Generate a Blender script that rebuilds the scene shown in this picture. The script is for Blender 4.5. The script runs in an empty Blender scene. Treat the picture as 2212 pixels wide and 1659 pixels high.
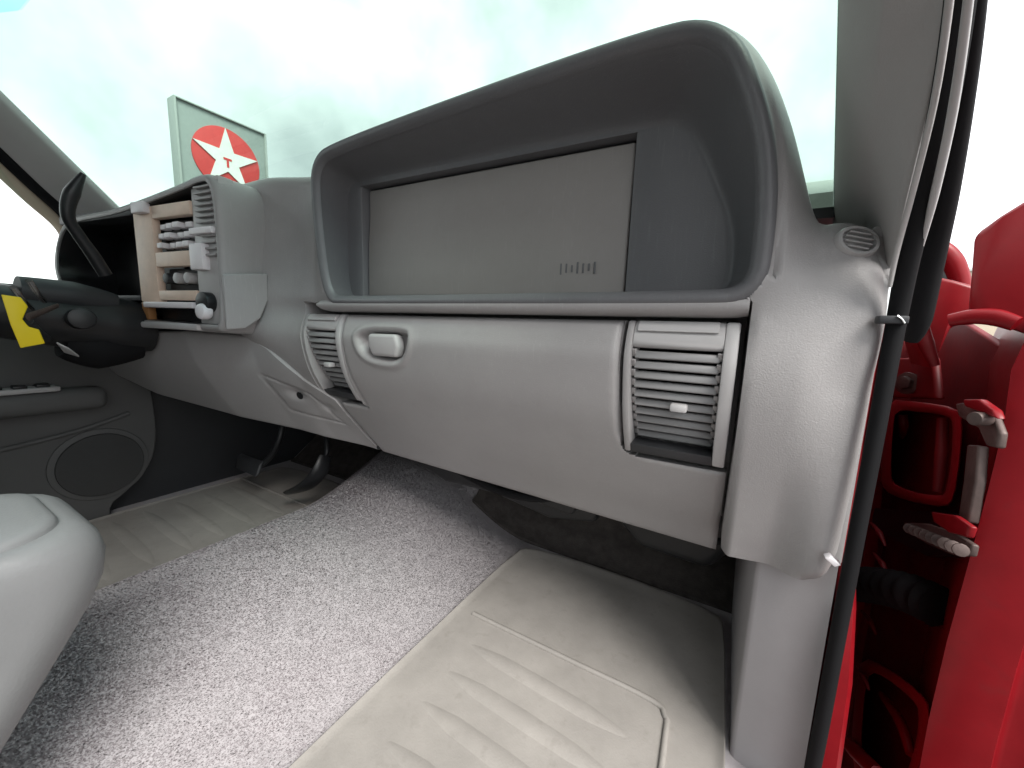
import bpy, bmesh, math, random
import numpy as np
from mathutils import Vector, Matrix

random.seed(7)
RNG = np.random.default_rng(7)
sc = bpy.context.scene
COL = sc.collection
R = math.radians

# ------------------------------------------------------------------ camera
# X = towards the passenger side, Y = forward, Z = up (metres); cab floor at z = 0
FPX = 831.0
_d = np.array([-200, 5670, 831.]); _d /= np.linalg.norm(_d)
_f = np.array([484, -100, 831.]); _f -= _d * _f.dot(_d); _f /= np.linalg.norm(_f)
_r = np.cross(_d, _f)
CM = np.array([_r, _f, -_d])
CP = np.array([0, 0, 0.56])
cam = bpy.data.cameras.new('camera')
cam.lens = FPX / 2212 * 36
cam.sensor_width = 36
cam.clip_start = 0.005
cam.clip_end = 2000
co = bpy.data.objects.new('camera', cam)
COL.objects.link(co)
rt, up, bk = CM[:, 0], -CM[:, 1], -CM[:, 2]
co.matrix_world = Matrix(((rt[0], up[0], bk[0], CP[0]), (rt[1], up[1], bk[1], CP[1]),
                          (rt[2], up[2], bk[2], CP[2]), (0, 0, 0, 1)))
sc.camera = co

# ------------------------------------------------------------------ sky, sun, exposure
SUN_EL, SUN_AZ = 50, 119
w = bpy.data.worlds.new('World'); sc.world = w; w.use_nodes = True
nt = w.node_tree; nt.nodes.clear()
out = nt.nodes.new('ShaderNodeOutputWorld')
bg = nt.nodes.new('ShaderNodeBackground'); bg.inputs[1].default_value = 0.065
sky = nt.nodes.new('ShaderNodeTexSky'); sky.sky_type = 'NISHITA'; sky.sun_disc = False
sky.sun_elevation = R(SUN_EL); sky.sun_rotation = R(SUN_AZ)
tc = nt.nodes.new('ShaderNodeTexCoord')
nz = nt.nodes.new('ShaderNodeTexNoise'); nz.inputs['Scale'].default_value = 2.3
nz.inputs['Detail'].default_value = 5; nz.inputs['Roughness'].default_value = 0.55
nt.links.new(tc.outputs['Generated'], nz.inputs['Vector'])
cr = nt.nodes.new('ShaderNodeValToRGB')
cr.color_ramp.elements[0].position = 0.36; cr.color_ramp.elements[0].color = (5.0, 5.2, 5.2, 1)
cr.color_ramp.elements[1].position = 0.64; cr.color_ramp.elements[1].color = (10.5, 10.6, 10.6, 1)
nt.links.new(nz.outputs['Fac'], cr.inputs['Fac'])
mx = nt.nodes.new('ShaderNodeMix'); mx.data_type = 'RGBA'; mx.inputs[0].default_value = 0.88
nt.links.new(sky.outputs[0], mx.inputs[6]); nt.links.new(cr.outputs[0], mx.inputs[7])
nt.links.new(mx.outputs[2], bg.inputs[0]); nt.links.new(bg.outputs[0], out.inputs[0])

sl = bpy.data.lights.new('sun', 'SUN'); sl.energy = 1.5; sl.angle = R(32); sl.color = (1, .97, .92)
so = bpy.data.objects.new('sun', sl); COL.objects.link(so)
# the sun stands behind the passenger side of the truck
sdir = Vector((math.cos(R(SUN_EL)) * math.sin(R(SUN_AZ)), math.cos(R(SUN_EL)) * math.cos(R(SUN_AZ)), math.sin(R(SUN_EL))))
so.rotation_euler = (-sdir).to_track_quat('-Z', 'Y').to_euler()

vs = sc.view_settings
vs.view_transform = 'Standard'; vs.look = 'None'; vs.gamma = 1; vs.exposure = 2.0
sc.cycles.max_bounces = 8; sc.cycles.diffuse_bounces = 5; sc.cycles.transparent_max_bounces = 12
sc.cycles.use_denoising = True

# ------------------------------------------------------------------ measuring helpers
def _ray(x, y): return CM @ np.array([x - 1106., y - 829.5, FPX])
def atY(x, y, v): q = _ray(x, y); return Vector(CP + q * ((v - CP[1]) / q[1]))
def atX(x, y, v): q = _ray(x, y); return Vector(CP + q * ((v - CP[0]) / q[0]))
def atZ(x, y, v): q = _ray(x, y); return Vector(CP + q * ((v - CP[2]) / q[2]))

# ------------------------------------------------------------------ materials
def nodes_of(name):
    m = bpy.data.materials.new(name); m.use_nodes = True
    n = m.node_tree
    return m, n, n.nodes['Principled BSDF']

def plastic(name, col, rough=.55, grain=700., gs=.12, spec=.4, var=.06, metal=0., vscale=6., coat=0., wear=0., scuff=0.):
    m, n, b = nodes_of(name)
    b.inputs['Roughness'].default_value = rough
    b.inputs['Metallic'].default_value = metal
    b.inputs['Specular IOR Level'].default_value = spec
    b.inputs['Coat Weight'].default_value = coat
    b.inputs['Coat Roughness'].default_value = .08
    t = n.nodes.new('ShaderNodeTexCoord')
    a = n.nodes.new('ShaderNodeTexNoise'); a.inputs['Scale'].default_value = vscale; a.inputs['Detail'].default_value = 6
    a.inputs['Roughness'].default_value = .65
    n.links.new(t.outputs['Object'], a.inputs['Vector'])
    r = n.nodes.new('ShaderNodeValToRGB')
    r.color_ramp.elements[0].position = .3; r.color_ramp.elements[1].position = .72
    c = np.array(col)
    r.color_ramp.elements[0].color = (*(c * (1 - var)), 1); r.color_ramp.elements[1].color = (*np.minimum(c * (1 + var), 1), 1)
    n.links.new(a.outputs['Fac'], r.inputs['Fac'])
    last = r.outputs['Color']
    if wear:
        v = n.nodes.new('ShaderNodeTexNoise'); v.inputs['Scale'].default_value = 55; v.inputs['Detail'].default_value = 8
        n.links.new(t.outputs['Object'], v.inputs['Vector'])
        rr = n.nodes.new('ShaderNodeValToRGB'); rr.color_ramp.elements[0].position = .60; rr.color_ramp.elements[1].position = .75
        n.links.new(v.outputs['Fac'], rr.inputs['Fac'])
        ml = n.nodes.new('ShaderNodeMath'); ml.operation = 'MULTIPLY'; ml.inputs[1].default_value = wear
        n.links.new(rr.outputs['Color'], ml.inputs[0])
        mm = n.nodes.new('ShaderNodeMix'); mm.data_type = 'RGBA'
        n.links.new(ml.outputs[0], mm.inputs[0]); n.links.new(last, mm.inputs[6])
        mm.inputs[7].default_value = (*(c * .5 + c.mean() * np.array([.26, .23, .2])), 1)
        last = mm.outputs[2]
    if scuff:
        mp = n.nodes.new('ShaderNodeMapping'); mp.inputs['Rotation'].default_value = (.9, .5, .6); mp.inputs['Scale'].default_value = (420, 420, 26)
        n.links.new(t.outputs['Object'], mp.inputs['Vector'])
        sn = n.nodes.new('ShaderNodeTexNoise'); sn.inputs['Scale'].default_value = 1; sn.inputs['Detail'].default_value = 2
        n.links.new(mp.outputs[0], sn.inputs['Vector'])
        sr = n.nodes.new('ShaderNodeValToRGB'); sr.color_ramp.elements[0].position = .60; sr.color_ramp.elements[1].position = .74
        n.links.new(sn.outputs['Fac'], sr.inputs['Fac'])
        s2 = n.nodes.new('ShaderNodeMath'); s2.operation = 'MULTIPLY'
        n.links.new(sr.outputs['Color'], s2.inputs[0]); n.links.new(a.outputs['Fac'], s2.inputs[1])
        s3 = n.nodes.new('ShaderNodeMath'); s3.operation = 'MULTIPLY'; s3.inputs[1].default_value = scuff
        n.links.new(s2.outputs[0], s3.inputs[0])
        sm_ = n.nodes.new('ShaderNodeMix'); sm_.data_type = 'RGBA'
        n.links.new(s3.outputs[0], sm_.inputs[0]); n.links.new(last, sm_.inputs[6])
        sm_.inputs[7].default_value = (*np.minimum(c * 1.7 + .04, .8), 1)
        last = sm_.outputs[2]
    n.links.new(last, b.inputs['Base Color'])
    rm = n.nodes.new('ShaderNodeMapRange'); rm.inputs[3].default_value = rough - .08; rm.inputs[4].default_value = rough + .08
    n.links.new(a.outputs['Fac'], rm.inputs[0]); n.links.new(rm.outputs[0], b.inputs['Roughness'])
    if gs:
        g = n.nodes.new('ShaderNodeTexNoise'); g.inputs['Scale'].default_value = grain; g.inputs['Detail'].default_value = 3
        n.links.new(t.outputs['Object'], g.inputs['Vector'])
        bp = n.nodes.new('ShaderNodeBump'); bp.inputs['Strength'].default_value = gs; bp.inputs['Distance'].default_value = .001
        n.links.new(g.outputs['Fac'], bp.inputs['Height']); n.links.new(bp.outputs['Normal'], b.inputs['Normal'])
    return m

GREY = plastic('grey_dash_plastic', (.305, .294, .294), .43, 650, .4, wear=.12, scuff=.2)
GREYP = plastic('grey_door_plastic', (.31, .299, .299), .41, 650, .35, wear=.12, scuff=.16)
TAUPE = plastic('taupe_panel_plastic', (.258, .243, .234), .5, 800, .25, wear=.1, scuff=.15)
SLATE_SHADE = plastic('slate_shade_plastic', (.126, .126, .133), .42, 700, .3, scuff=.3)  # dash grey darkened by painted recess shade; also colours the raised marks
LOUV = plastic('louver_grey_plastic', (.225, .222, .224), .45, 500, .1)
LGREY = plastic('light_grey_plastic', (.42, .41, .41), .45, 500, .1)
WHITEP = plastic('pale_lilac_plastic', (.74, .71, .73), .4, 500, .1)
PILLAR = plastic('pillar_trim_plastic', (.42, .405, .40), .55, 600, .25)
KICK = plastic('kick_panel_plastic', (.36, .345, .355), .55, 600, .2)
DARK = plastic('charcoal_plastic', (.028, .029, .032), .5, 500, .1)
BLACK = plastic('black_plastic', (.012, .0125, .014), .4, 500, .08)
RUBBER = plastic('black_rubber', (.009, .009, .010), .75, 300, .15, spec=.15)
TAN = plastic('tan_trim_plastic', (.72, .56, .45), .5, 300, .1, var=.1, vscale=25)
BROWN = plastic('brown_trim_plastic', (.30, .14, .05), .5, 300, .1)
RED = plastic('red_car_paint', (.205, .005, .009), .36, 90, .05, spec=.3, var=.15, vscale=14, wear=.22, coat=.0)
REDD = plastic('dark_red_paint', (.15, .005, .008), .55, 120, .15, var=.25, vscale=20, wear=.5)  # darker, rougher red for the hinge plate and recessed parts
STEEL = plastic('worn_steel', (.10, .072, .066), .5, 200, .3, metal=.3, var=.25, vscale=60)
CHROME = plastic('bright_metal', (.75, .74, .73), .2, 200, .05, metal=1.)
MATM = plastic('beige_rubber_mat', (.272, .254, .236), .62, 350, .35, var=.14, wear=.45, vscale=9)
SEATM = plastic('grey_seat_vinyl', (.185, .19, .194), .42, 380, .18, var=.04)
YEL = plastic('yellow_tag_plastic', (.80, .60, .01), .45, 100, .05)
DOORG = plastic('door_panel_grey', (.105, .105, .104), .6, 500, .2)
GRILLE = plastic('speaker_cloth', (.055, .055, .055), .8, 900, .6)
CARPETB = plastic('carpet_backing', (.40, .375, .388), .95, 400, .4, spec=.1, var=.1, vscale=40)
DCARP_SHADE = plastic('dark_carpet_and_shade', (.07, .062, .058), .95, 400, .9, spec=.1, var=.3, vscale=40)  # firewall carpet; its dark also stands for shade on the toe boards
SIGNG = plastic('sign_panel_grey', (.30, .335, .325), .6, 4, .0)
SIGNE = plastic('sign_edge_grey', (.37, .40, .385), .6, 4, .0)
SIGNR = plastic('sign_red', (.62, .06, .06), .5, 4, .0)
SIGNW = plastic('sign_white', (.80, .80, .78), .5, 4, .0)
BEIGE = plastic('beige_painted_metal', (.55, .47, .36), .5, 60, .0)
HEADL = plastic('headliner_cloth', (.28, .27, .26), .9, 500, .3)
ASPH = plastic('asphalt', (.065, .064, .062), .9, 8, .3, var=.2, vscale=.4)
BLDG = plastic('pale_building_paint', (.50, .53, .50), .7, 4, .0)
GLASSD = plastic('dark_window_glass', (.05, .06, .065), .1, 4, 0)

def tinted_glass(name, tint, gl=.04):
    m, n, b = nodes_of(name); n.nodes.remove(b)
    o = n.nodes['Material Output']
    t = n.nodes.new('ShaderNodeBsdfTransparent'); t.inputs[0].default_value = (*tint, 1)
    g = n.nodes.new('ShaderNodeBsdfGlossy'); g.inputs['Roughness'].default_value = .02
    x = n.nodes.new('ShaderNodeMixShader')
    fr = n.nodes.new('ShaderNodeFresnel'); fr.inputs[0].default_value = 1.2
    n.links.new(fr.outputs[0], x.inputs[0]); n.links.new(t.outputs[0], x.inputs[1]); n.links.new(g.outputs[0], x.inputs[2])
    n.links.new(x.outputs[0], o.inputs[0])
    return m
WGLASS = tinted_glass('green_windshield_glass', (.715, .81, .765))
SHADE = tinted_glass('blue_shade_band_glass', (.56, .78, .86))
DGLASS = tinted_glass('clear_door_glass', (.95, .985, .97))

# ------------------------------------------------------------------ object helpers
WLOC = {}
def put(o, parent=None):
    COL.objects.link(o)
    if parent is not None:
        o.parent = parent
        o.location = -WLOC.get(parent.name, Vector((0, 0, 0)))
    WLOC[o.name] = Vector((0, 0, 0))
    return o

def thing(name, loc, label, cat, group=None, kind=None):
    o = bpy.data.objects.new(name, None); COL.objects.link(o)
    o.empty_display_size = .05
    o.location = loc; WLOC[o.name] = Vector(loc)
    o['label'] = label; o['category'] = cat
    if group: o['group'] = group
    if kind: o['kind'] = kind
    return o

def tag(o, label, cat, group=None):
    o['label'] = label; o['category'] = cat
    if group: o['group'] = group
    return o

def struct(o): o['kind'] = 'structure'; return o

def mesh(name, verts, faces, mat, parent=None, ang=40, recalc=True):
    me = bpy.data.meshes.new(name)
    me.from_pydata([tuple(v) for v in verts], [], [tuple(f) for f in faces])
    if recalc:
        bm = bmesh.new(); bm.from_mesh(me)
        bmesh.ops.remove_doubles(bm, verts=bm.verts, dist=1e-6)
        bmesh.ops.recalc_face_normals(bm, faces=bm.faces); bm.to_mesh(me); bm.free()
    me.shade_smooth(); me.set_sharp_from_angle(angle=R(ang))
    me.materials.append(mat)
    return put(bpy.data.objects.new(name, me), parent)

def from_bm(name, bm, mat, parent=None, ang=40):
    me = bpy.data.meshes.new(name); bm.to_mesh(me); bm.free()
    me.shade_smooth(); me.set_sharp_from_angle(angle=R(ang))
    me.materials.append(mat)
    return put(bpy.data.objects.new(name, me), parent)

def bevel(bm, r, seg=2, angle=25):
    if r <= 0: return
    es = [e for e in bm.edges if len(e.link_faces) == 2 and e.calc_face_angle(0) > R(angle)]
    bmesh.ops.bevel(bm, geom=es, offset=r, segments=seg, profile=.5, affect='EDGES', clamp_overlap=True)

def box(name, c, s, mat, parent=None, bev=.002, seg=2, rot=None):
    bm = bmesh.new(); bmesh.ops.create_cube(bm, size=1)
    bmesh.ops.scale(bm, vec=Vector(s), verts=bm.verts)
    bevel(bm, bev, seg)
    if rot is not None: bmesh.ops.transform(bm, matrix=rot.to_4x4(), verts=bm.verts)
    bmesh.ops.translate(bm, vec=Vector(c), verts=bm.verts)
    return from_bm(name, bm, mat, parent)

def prism(name, pts, vec, mat, parent=None, bev=.003, seg=3, ang=40):
    """planar outline pushed along vec, edges rounded"""
    bm = bmesh.new()
    vs_ = [bm.verts.new(Vector(p)) for p in pts]
    f = bm.faces.new(vs_)
    r_ = bmesh.ops.extrude_face_region(bm, geom=[f])
    bmesh.ops.translate(bm, vec=Vector(vec), verts=[v for v in r_['geom'] if isinstance(v, bmesh.types.BMVert)])
    bmesh.ops.recalc_face_normals(bm, faces=bm.faces)
    bevel(bm, bev, seg, 30)
    return from_bm(name, bm, mat, parent, ang)

def smooth_path(pts, n=8, closed=False):
    p = [np.array(q, float) for q in pts]; o = []
    m = len(p)
    rng = range(m) if closed else range(m - 1)
    for i in rng:
        p0 = p[(i - 1) % m] if (closed or i > 0) else p[i]
        p1 = p[i]; p2 = p[(i + 1) % m]
        p3 = p[(i + 2) % m] if (closed or i + 2 < m) else p[i + 1]
        for k in range(n):
            t = k / n
            o.append(.5 * ((2 * p1) + (-p0 + p2) * t + (2 * p0 - 5 * p1 + 4 * p2 - p3) * t * t + (-p0 + 3 * p1 - 3 * p2 + p3) * t ** 3))
    if not closed: o.append(p[-1])
    return o

def tube(name, pts, r, mat, parent=None, n=12, flat=(1, 1), sm=6, ups=None):
    p = smooth_path(pts, sm) if sm else [np.array(q, float) for q in pts]
    rr = np.interp(np.linspace(0, 1, len(p)), np.linspace(0, 1, len(r)), r) if isinstance(r, (list, tuple)) else [r] * len(p)
    vs_, fs = [], []
    prev = None
    for i, q in enumerate(p):
        t = Vector(p[min(i + 1, len(p) - 1)] - p[max(i - 1, 0)]).normalized()
        u = Vector(ups) if ups else (prev if prev else Vector((0, 0, 1)) if abs(t.z) < .8 else Vector((1, 0, 0)))
        u = (u - t * u.dot(t)).normalized(); prev = u
        v = t.cross(u)
        for k in range(n):
            a = 2 * math.pi * k / n
            vs_.append(Vector(q) + u * (math.cos(a) * rr[i] * flat[0]) + v * (math.sin(a) * rr[i] * flat[1]))
    for i in range(len(p) - 1):
        for k in range(n):
            fs.append((i * n + k, i * n + (k + 1) % n, (i + 1) * n + (k + 1) % n, (i + 1) * n + k))
    fs.append(tuple(range(n))[::-1]); fs.append(tuple((len(p) - 1) * n + k for k in range(n)))
    return mesh(name, vs_, fs, mat, parent, 60)

def loft(name, rings, mat, parent=None, closed=True, caps=True, ang=45):
    n = len(rings[0]); vs_ = [v for r_ in rings for v in r_]; fs = []
    for i in range(len(rings) - 1):
        for k in range(n if closed else n - 1):
            fs.append((i * n + k, i * n + (k + 1) % n, (i + 1) * n + (k + 1) % n, (i + 1) * n + k))
    if caps:
        fs.append(tuple(range(n))); fs.append(tuple((len(rings) - 1) * n + k for k in range(n)))
    return mesh(name, vs_, fs, mat, parent, ang)

def disc(name, c, axis, r, h, mat, parent=None, n=24, bev=.002, sides=None):
    bm = bmesh.new()
    bmesh.ops.create_cone(bm, cap_ends=True, segments=n, radius1=r, radius2=r, depth=h)
    bevel(bm, bev, 2, 30)
    q = Vector(axis).normalized().to_track_quat('Z', 'Y')
    bmesh.ops.transform(bm, matrix=Matrix.Translation(Vector(c)) @ q.to_matrix().to_4x4(), verts=bm.verts)
    return from_bm(name, bm, mat, parent)

# 2-D outlines in (x, z)
def chaikin(p, it=3):
    p = np.array(p, float)
    for _ in range(it):
        q = np.roll(p, -1, 0)
        p = np.stack([.75 * p + .25 * q, .25 * p + .75 * q], 1).reshape(-1, 2)
    return p
def poly_dist(P, poly, closed=True):
    a = poly if closed else poly[:-1]; b = np.roll(poly, -1, 0) if closed else poly[1:]
    best = np.full(len(P), 1e9)
    for (p0, p1) in zip(a, b):
        d = p1 - p0; L = d.dot(d) + 1e-12
        t = np.clip(((P - p0) @ d) / L, 0, 1)
        best = np.minimum(best, np.hypot(*(P - p0 - t[:, None] * d).T))
    return best
def poly_in(P, poly):
    ins = np.zeros(len(P), bool); b = np.roll(poly, -1, 0)
    for (p0, p1) in zip(poly, b):
        c = (p0[1] > P[:, 1]) != (p1[1] > P[:, 1])
        with np.errstate(divide='ignore', invalid='ignore'):
            xx = (p1[0] - p0[0]) * (P[:, 1] - p0[1]) / (p1[1] - p0[1]) + p0[0]
        ins ^= c & (P[:, 0] < xx)
    return ins
def sstep(a, b, x):
    t = np.clip((x - a) / (b - a), 0, 1); return t * t * (3 - 2 * t)
def lines(*segs):
    o = []
    for a, b, st in segs:
        k = max(1, int(round(abs(b - a) / st))); o += list(np.linspace(a, b, k + 1))
    return np.unique(np.round(o, 5))

# rear-facing profile of the lower dash: a convex belly that tucks under
_PZ = np.array([.18, .235, .285, .34, .40, .46, .52, .548, .568, .60])
_PY = np.array([.660, .622, .588, .548, .508, .476, .4615, .464, .472, .490])
def belly(z):
    return np.interp(z, *zip(*BELLY))
_cs = smooth_path(np.stack([_PZ, _PY], 1), 6)
BELLY = [(a, b) for a, b in _cs]
KBELLY = np.array(smooth_path(np.stack([[.20, .25, .285, .34, .40, .46, .52, .555, .575, .60], [.612, .583, .562, .530, .499, .474, .462, .464, .470, .480]], 1), 6))

# ================================================================== SETTING
# ground outside
g = mesh('ground', [(-600, -600, -.55), (600, -600, -.55), (600, 600, -.55), (-600, 600, -.55)], [(0, 1, 2, 3)], ASPH)
struct(g)

# cab floor with transmission tunnel (hump) and sloping toe board
XS = lines((-1.52, -1.1, .03), (-1.1, -.36, .012), (-.36, .13, .03))
YS = lines((-.75, .1, .05), (.1, 1.0, .02))
def floor_z(x, y):
    hump = .075 * sstep(-1.04, -.92, x) * (1 - sstep(-.86, -.41, x))
    grow = 1 + 1.6 * sstep(.55, .95, y)
    toe = .55 * np.maximum(0, y - .86) ** 1.0 * 1.3
    return np.maximum(hump * grow, 0) + toe
vv, ff = [], []
for y in YS:
    for x in XS: vv.append((x, y, float(floor_z(x, y))))
n = len(XS)
for j in range(len(YS) - 1):
    for i in range(n - 1): ff.append((j * n + i, j * n + i + 1, (j + 1) * n + i + 1, (j + 1) * n + i))
o = len(vv)   # underside so that the floor has thickness
vv += [(XS[0], YS[0], -.04), (XS[-1], YS[0], -.04), (XS[-1], YS[-1], -.04), (XS[0], YS[-1], -.04)]
ff.append((o + 3, o + 2, o + 1, o))
cab_floor = struct(mesh('cab_floor', vv, ff, CARPETB, recalc=False))

# dark sheet over both toe boards, footwell shade put into its colour
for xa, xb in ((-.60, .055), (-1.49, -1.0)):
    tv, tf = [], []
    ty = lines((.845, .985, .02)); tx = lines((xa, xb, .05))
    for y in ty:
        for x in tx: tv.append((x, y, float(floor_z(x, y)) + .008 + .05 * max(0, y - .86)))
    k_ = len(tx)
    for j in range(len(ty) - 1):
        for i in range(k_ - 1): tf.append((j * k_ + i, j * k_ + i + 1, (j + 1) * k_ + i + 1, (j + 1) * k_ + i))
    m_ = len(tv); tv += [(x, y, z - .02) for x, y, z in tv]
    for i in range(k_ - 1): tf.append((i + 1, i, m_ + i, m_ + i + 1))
    struct(mesh('toe_shade_sheet', tv, tf, DCARP_SHADE, recalc=False))

# carpet pile on the tunnel: countless short tufts
def pile(name, nt_, x0, x1, y0, y1, hmin, hmax, mat, parent, keep=None):
    px = RNG.uniform(x0, x1, nt_); py = RNG.uniform(y0, y1, nt_)
    if keep is not None:
        k = keep(px, py); px, py = px[k], py[k]
    pz = floor_z(px, py); N = len(px)
    e = 1e-3
    nx = -(floor_z(px + e, py) - floor_z(px - e, py)) / (2 * e); ny = -(floor_z(px, py + e) - floor_z(px, py - e)) / (2 * e)
    nn = np.stack([nx, ny, np.ones(N)], 1); nn /= np.linalg.norm(nn, axis=1)[:, None]
    h = RNG.uniform(hmin, hmax, N); a = RNG.uniform(0, 2 * np.pi, N); wd = RNG.uniform(.0009, .0016, N)
    base = np.stack([px, py, pz - .001], 1)
    side = np.stack([np.cos(a), np.sin(a), np.zeros(N)], 1) * wd[:, None]
    clump = np.stack([np.sin(px * 90 + 3 * np.sin(py * 70)), np.cos(py * 85 + 2 * np.sin(px * 60)), np.zeros(N)], 1) * .22
    lean = (RNG.normal(0, .40, (N, 3)) * [1, 1, 0] + clump * .4 + np.array([.3, -1.3, 0]))
    tip = base + nn * h[:, None] + lean * h[:, None] * .8
    V = np.stack([base - side, base + side, tip + side * .6, tip - side * .6], 1).reshape(-1, 3)
    me = bpy.data.meshes.new(name)
    me.vertices.add(4 * N); me.vertices.foreach_set('co', V.ravel())
    me.loops.add(4 * N); me.loops.foreach_set('vertex_index', np.arange(4 * N, dtype=np.int32))
    me.polygons.add(N); me.polygons.foreach_set('loop_start', np.arange(0, 4 * N, 4, dtype=np.int32))
    me.polygons.foreach_set('loop_total', np.full(N, 4, np.int32))
    me.update(); me.validate()
    me.materials.append(mat)
    ob = put(bpy.data.objects.new(name, me), parent); ob['kind'] = 'stuff'
    return ob
def carpet_mat():
    m, n, b = nodes_of('grey_carpet_pile')
    b.inputs['Roughness'].default_value = .95; b.inputs['Specular IOR Level'].default_value = .1
    t = n.nodes.new('ShaderNodeTexCoord')
    a = n.nodes.new('ShaderNodeTexNoise'); a.inputs['Scale'].default_value = 380; a.inputs['Detail'].default_value = 2
    c = n.nodes.new('ShaderNodeTexNoise'); c.inputs['Scale'].default_value = 14; c.inputs['Detail'].default_value = 4
    n.links.new(t.outputs['Object'], a.inputs['Vector']); n.links.new(t.outputs['Object'], c.inputs['Vector'])
    r1 = n.nodes.new('ShaderNodeValToRGB'); r1.color_ramp.elements[0].position = .36; r1.color_ramp.elements[1].position = .66
    r1.color_ramp.elements[0].color = (.37, .345, .358, 1); r1.color_ramp.elements[1].color = (.47, .44, .455, 1)
    r2 = n.nodes.new('ShaderNodeValToRGB'); r2.color_ramp.elements[0].position = .34; r2.color_ramp.elements[1].position = .66
    r2.color_ramp.elements[0].color = (.74, .70, .72, 1); r2.color_ramp.elements[1].color = (1, 1, 1, 1)
    n.links.new(a.outputs['Fac'], r1.inputs['Fac']); n.links.new(c.outputs['Fac'], r2.inputs['Fac'])
    mu = n.nodes.new('ShaderNodeMix'); mu.data_type = 'RGBA'; mu.blend_type = 'MULTIPLY'; mu.inputs[0].default_value = 1
    n.links.new(r1.outputs[0], mu.inputs[6]); n.links.new(r2.outputs[0], mu.inputs[7])
    n.links.new(mu.outputs[2], b.inputs['Base Color'])
    ge = n.nodes.new('ShaderNodeNewGeometry'); vm = n.nodes.new('ShaderNodeVectorMath'); vm.operation = 'MULTIPLY_ADD'
    vm.inputs[1].default_value = (.12, .12, .12); vm.inputs[2].default_value = (.08, 0, 1)
    vn = n.nodes.new('ShaderNodeVectorMath'); vn.operation = 'NORMALIZE'
    n.links.new(ge.outputs['Normal'], vm.inputs[0]); n.links.new(vm.outputs[0], vn.inputs[0]); n.links.new(vn.outputs[0], b.inputs['Normal'])
    return m
CPILE = carpet_mat()
pile('carpet_pile', 260000, -1.03, -.405, .02, .95, .0012, .0026, CPILE, cab_floor)

# firewall behind the dash
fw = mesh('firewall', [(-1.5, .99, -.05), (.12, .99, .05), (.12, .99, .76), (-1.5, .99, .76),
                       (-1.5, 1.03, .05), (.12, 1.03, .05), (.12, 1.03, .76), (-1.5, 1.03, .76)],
          [(0, 1, 2, 3), (7, 6, 5, 4), (0, 4, 5, 1), (1, 5, 6, 2), (2, 6, 7, 3), (3, 7, 4, 0)], DCARP_SHADE)
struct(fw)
# footwell side of the driver's side
struct(prism('driver_kick_wall', [(-1.505, .28, -.1), (-1.505, 1.0, -.1), (-1.505, 1.0, .74), (-1.505, .62, .70), (-1.505, .40, .60), (-1.505, .34, .50)], (-.05, 0, 0), DARK, bev=.004))

# passenger hinge pillar: grey kick panel trim inside, red body outside
kp = []
for z in (.0, .12, .25, .33):
    kp.append([(.050, .985, z), (.050, .545, z), (.0515, .540, z), (.056, .5365, z), (.085, .527, z), (.1200, .508, z), (.1222, .53, z), (.1222, .985, z)])
kick = loft('kick_panel', kp, KICK); struct(kick)
box('pillar_cover', (.1110, .555, .495), (.020, .11, .345), GREY, kick, bev=.004)
rp = []
for z, wx, dy in ((-.28, .03, 0), (.10, .026, 0), (.20, .023, .0), (.28, .018, .01), (.36, .014, .045), (.45, .013, .06), (.60, .013, .06)):
    rp.append([(.1232, .90, z), (.1232, .500 + dy, z), (.1255, .490 + dy, z), (.121 + wx * .8, .489 + dy, z), (.121 + wx, .495 + dy, z), (.1215 + wx, .52 + dy, z), (.1215 + wx, .90, z)])
hp = loft('hinge_pillar', rp, RED); struct(hp)
sill = loft('door_sill', [[(.06, y, -.02), (.09, y, .02), (.14, y, .02), (.165, y, -.03), (.165, y, -.2), (.06, y, -.2)] for y in (-.9, .47)], RED); struct(sill)

# windshield pillars (A-pillars)
def pillar(name, sections, mat):
    rings = []
    for s in sections: rings.append(smooth_path(s, 3, closed=True))
    return struct(loft(name, rings, mat, ang=60))
def lerp(a, b, t): return Vector(a) * (1 - t) + Vector(b) * t
Lb, Lt = atY(1804, 440, .575), atY(1817, 0, .445)
Kb, Kt = atY(1872, 437, .520), atY(1911, 0, .385)
Rb, Rt = atY(1934, 518, .478), atY(2056, 0, .365)
secs = []
for t in (-.45, -.2, 0, .35, .7, 1.0, 1.6, 2.5):
    l, k, r_ = lerp(Lb, Lt, t), lerp(Kb, Kt, t), lerp(Rb, Rt, t)
    bo = Vector((.025, .05, 0))
    secs.append([l, lerp(l, k, .45) + Vector((-.002, -.004, 0)), lerp(l, k, .9) + Vector((-.001, -.003, 0)), lerp(k, r_, .1), lerp(k, r_, .5), lerp(k, r_, .95), r_ + Vector((.006, .012, 0)),
                 r_ + Vector((.012, .05, 0)), lerp(l, r_, .5) + Vector((.02, .06, 0)), l + Vector((.006, .03, 0))])
wp = pillar('windshield_pillar', secs, PILLAR)
# driver's side pillar
P0, P1 = Vector((-1.485, .400, .850)), Vector((-1.43, .228, 1.016))
Q0, Q1 = atX(150, 462, -1.49), atX(0, 318, -1.44)
secs = []
for t in (-1.1, -.4, 0, .5, 1, 1.7, 2.6):
    a, b = lerp(P0, P1, t), lerp(Q0, Q1, t)
    secs.append([a, lerp(a, b, .2) + Vector((.010, 0, 0)), lerp(a, b, .55) + Vector((.014, 0, 0)), lerp(a, b, .92) + Vector((.006, 0, 0)), b,
                 b + Vector((-.03, .01, .01)), lerp(a, b, .5) + Vector((-.06, .02, .02)), a + Vector((-.04, .02, .01))])
pillar('windshield_pillar', secs, PILLAR)

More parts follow.
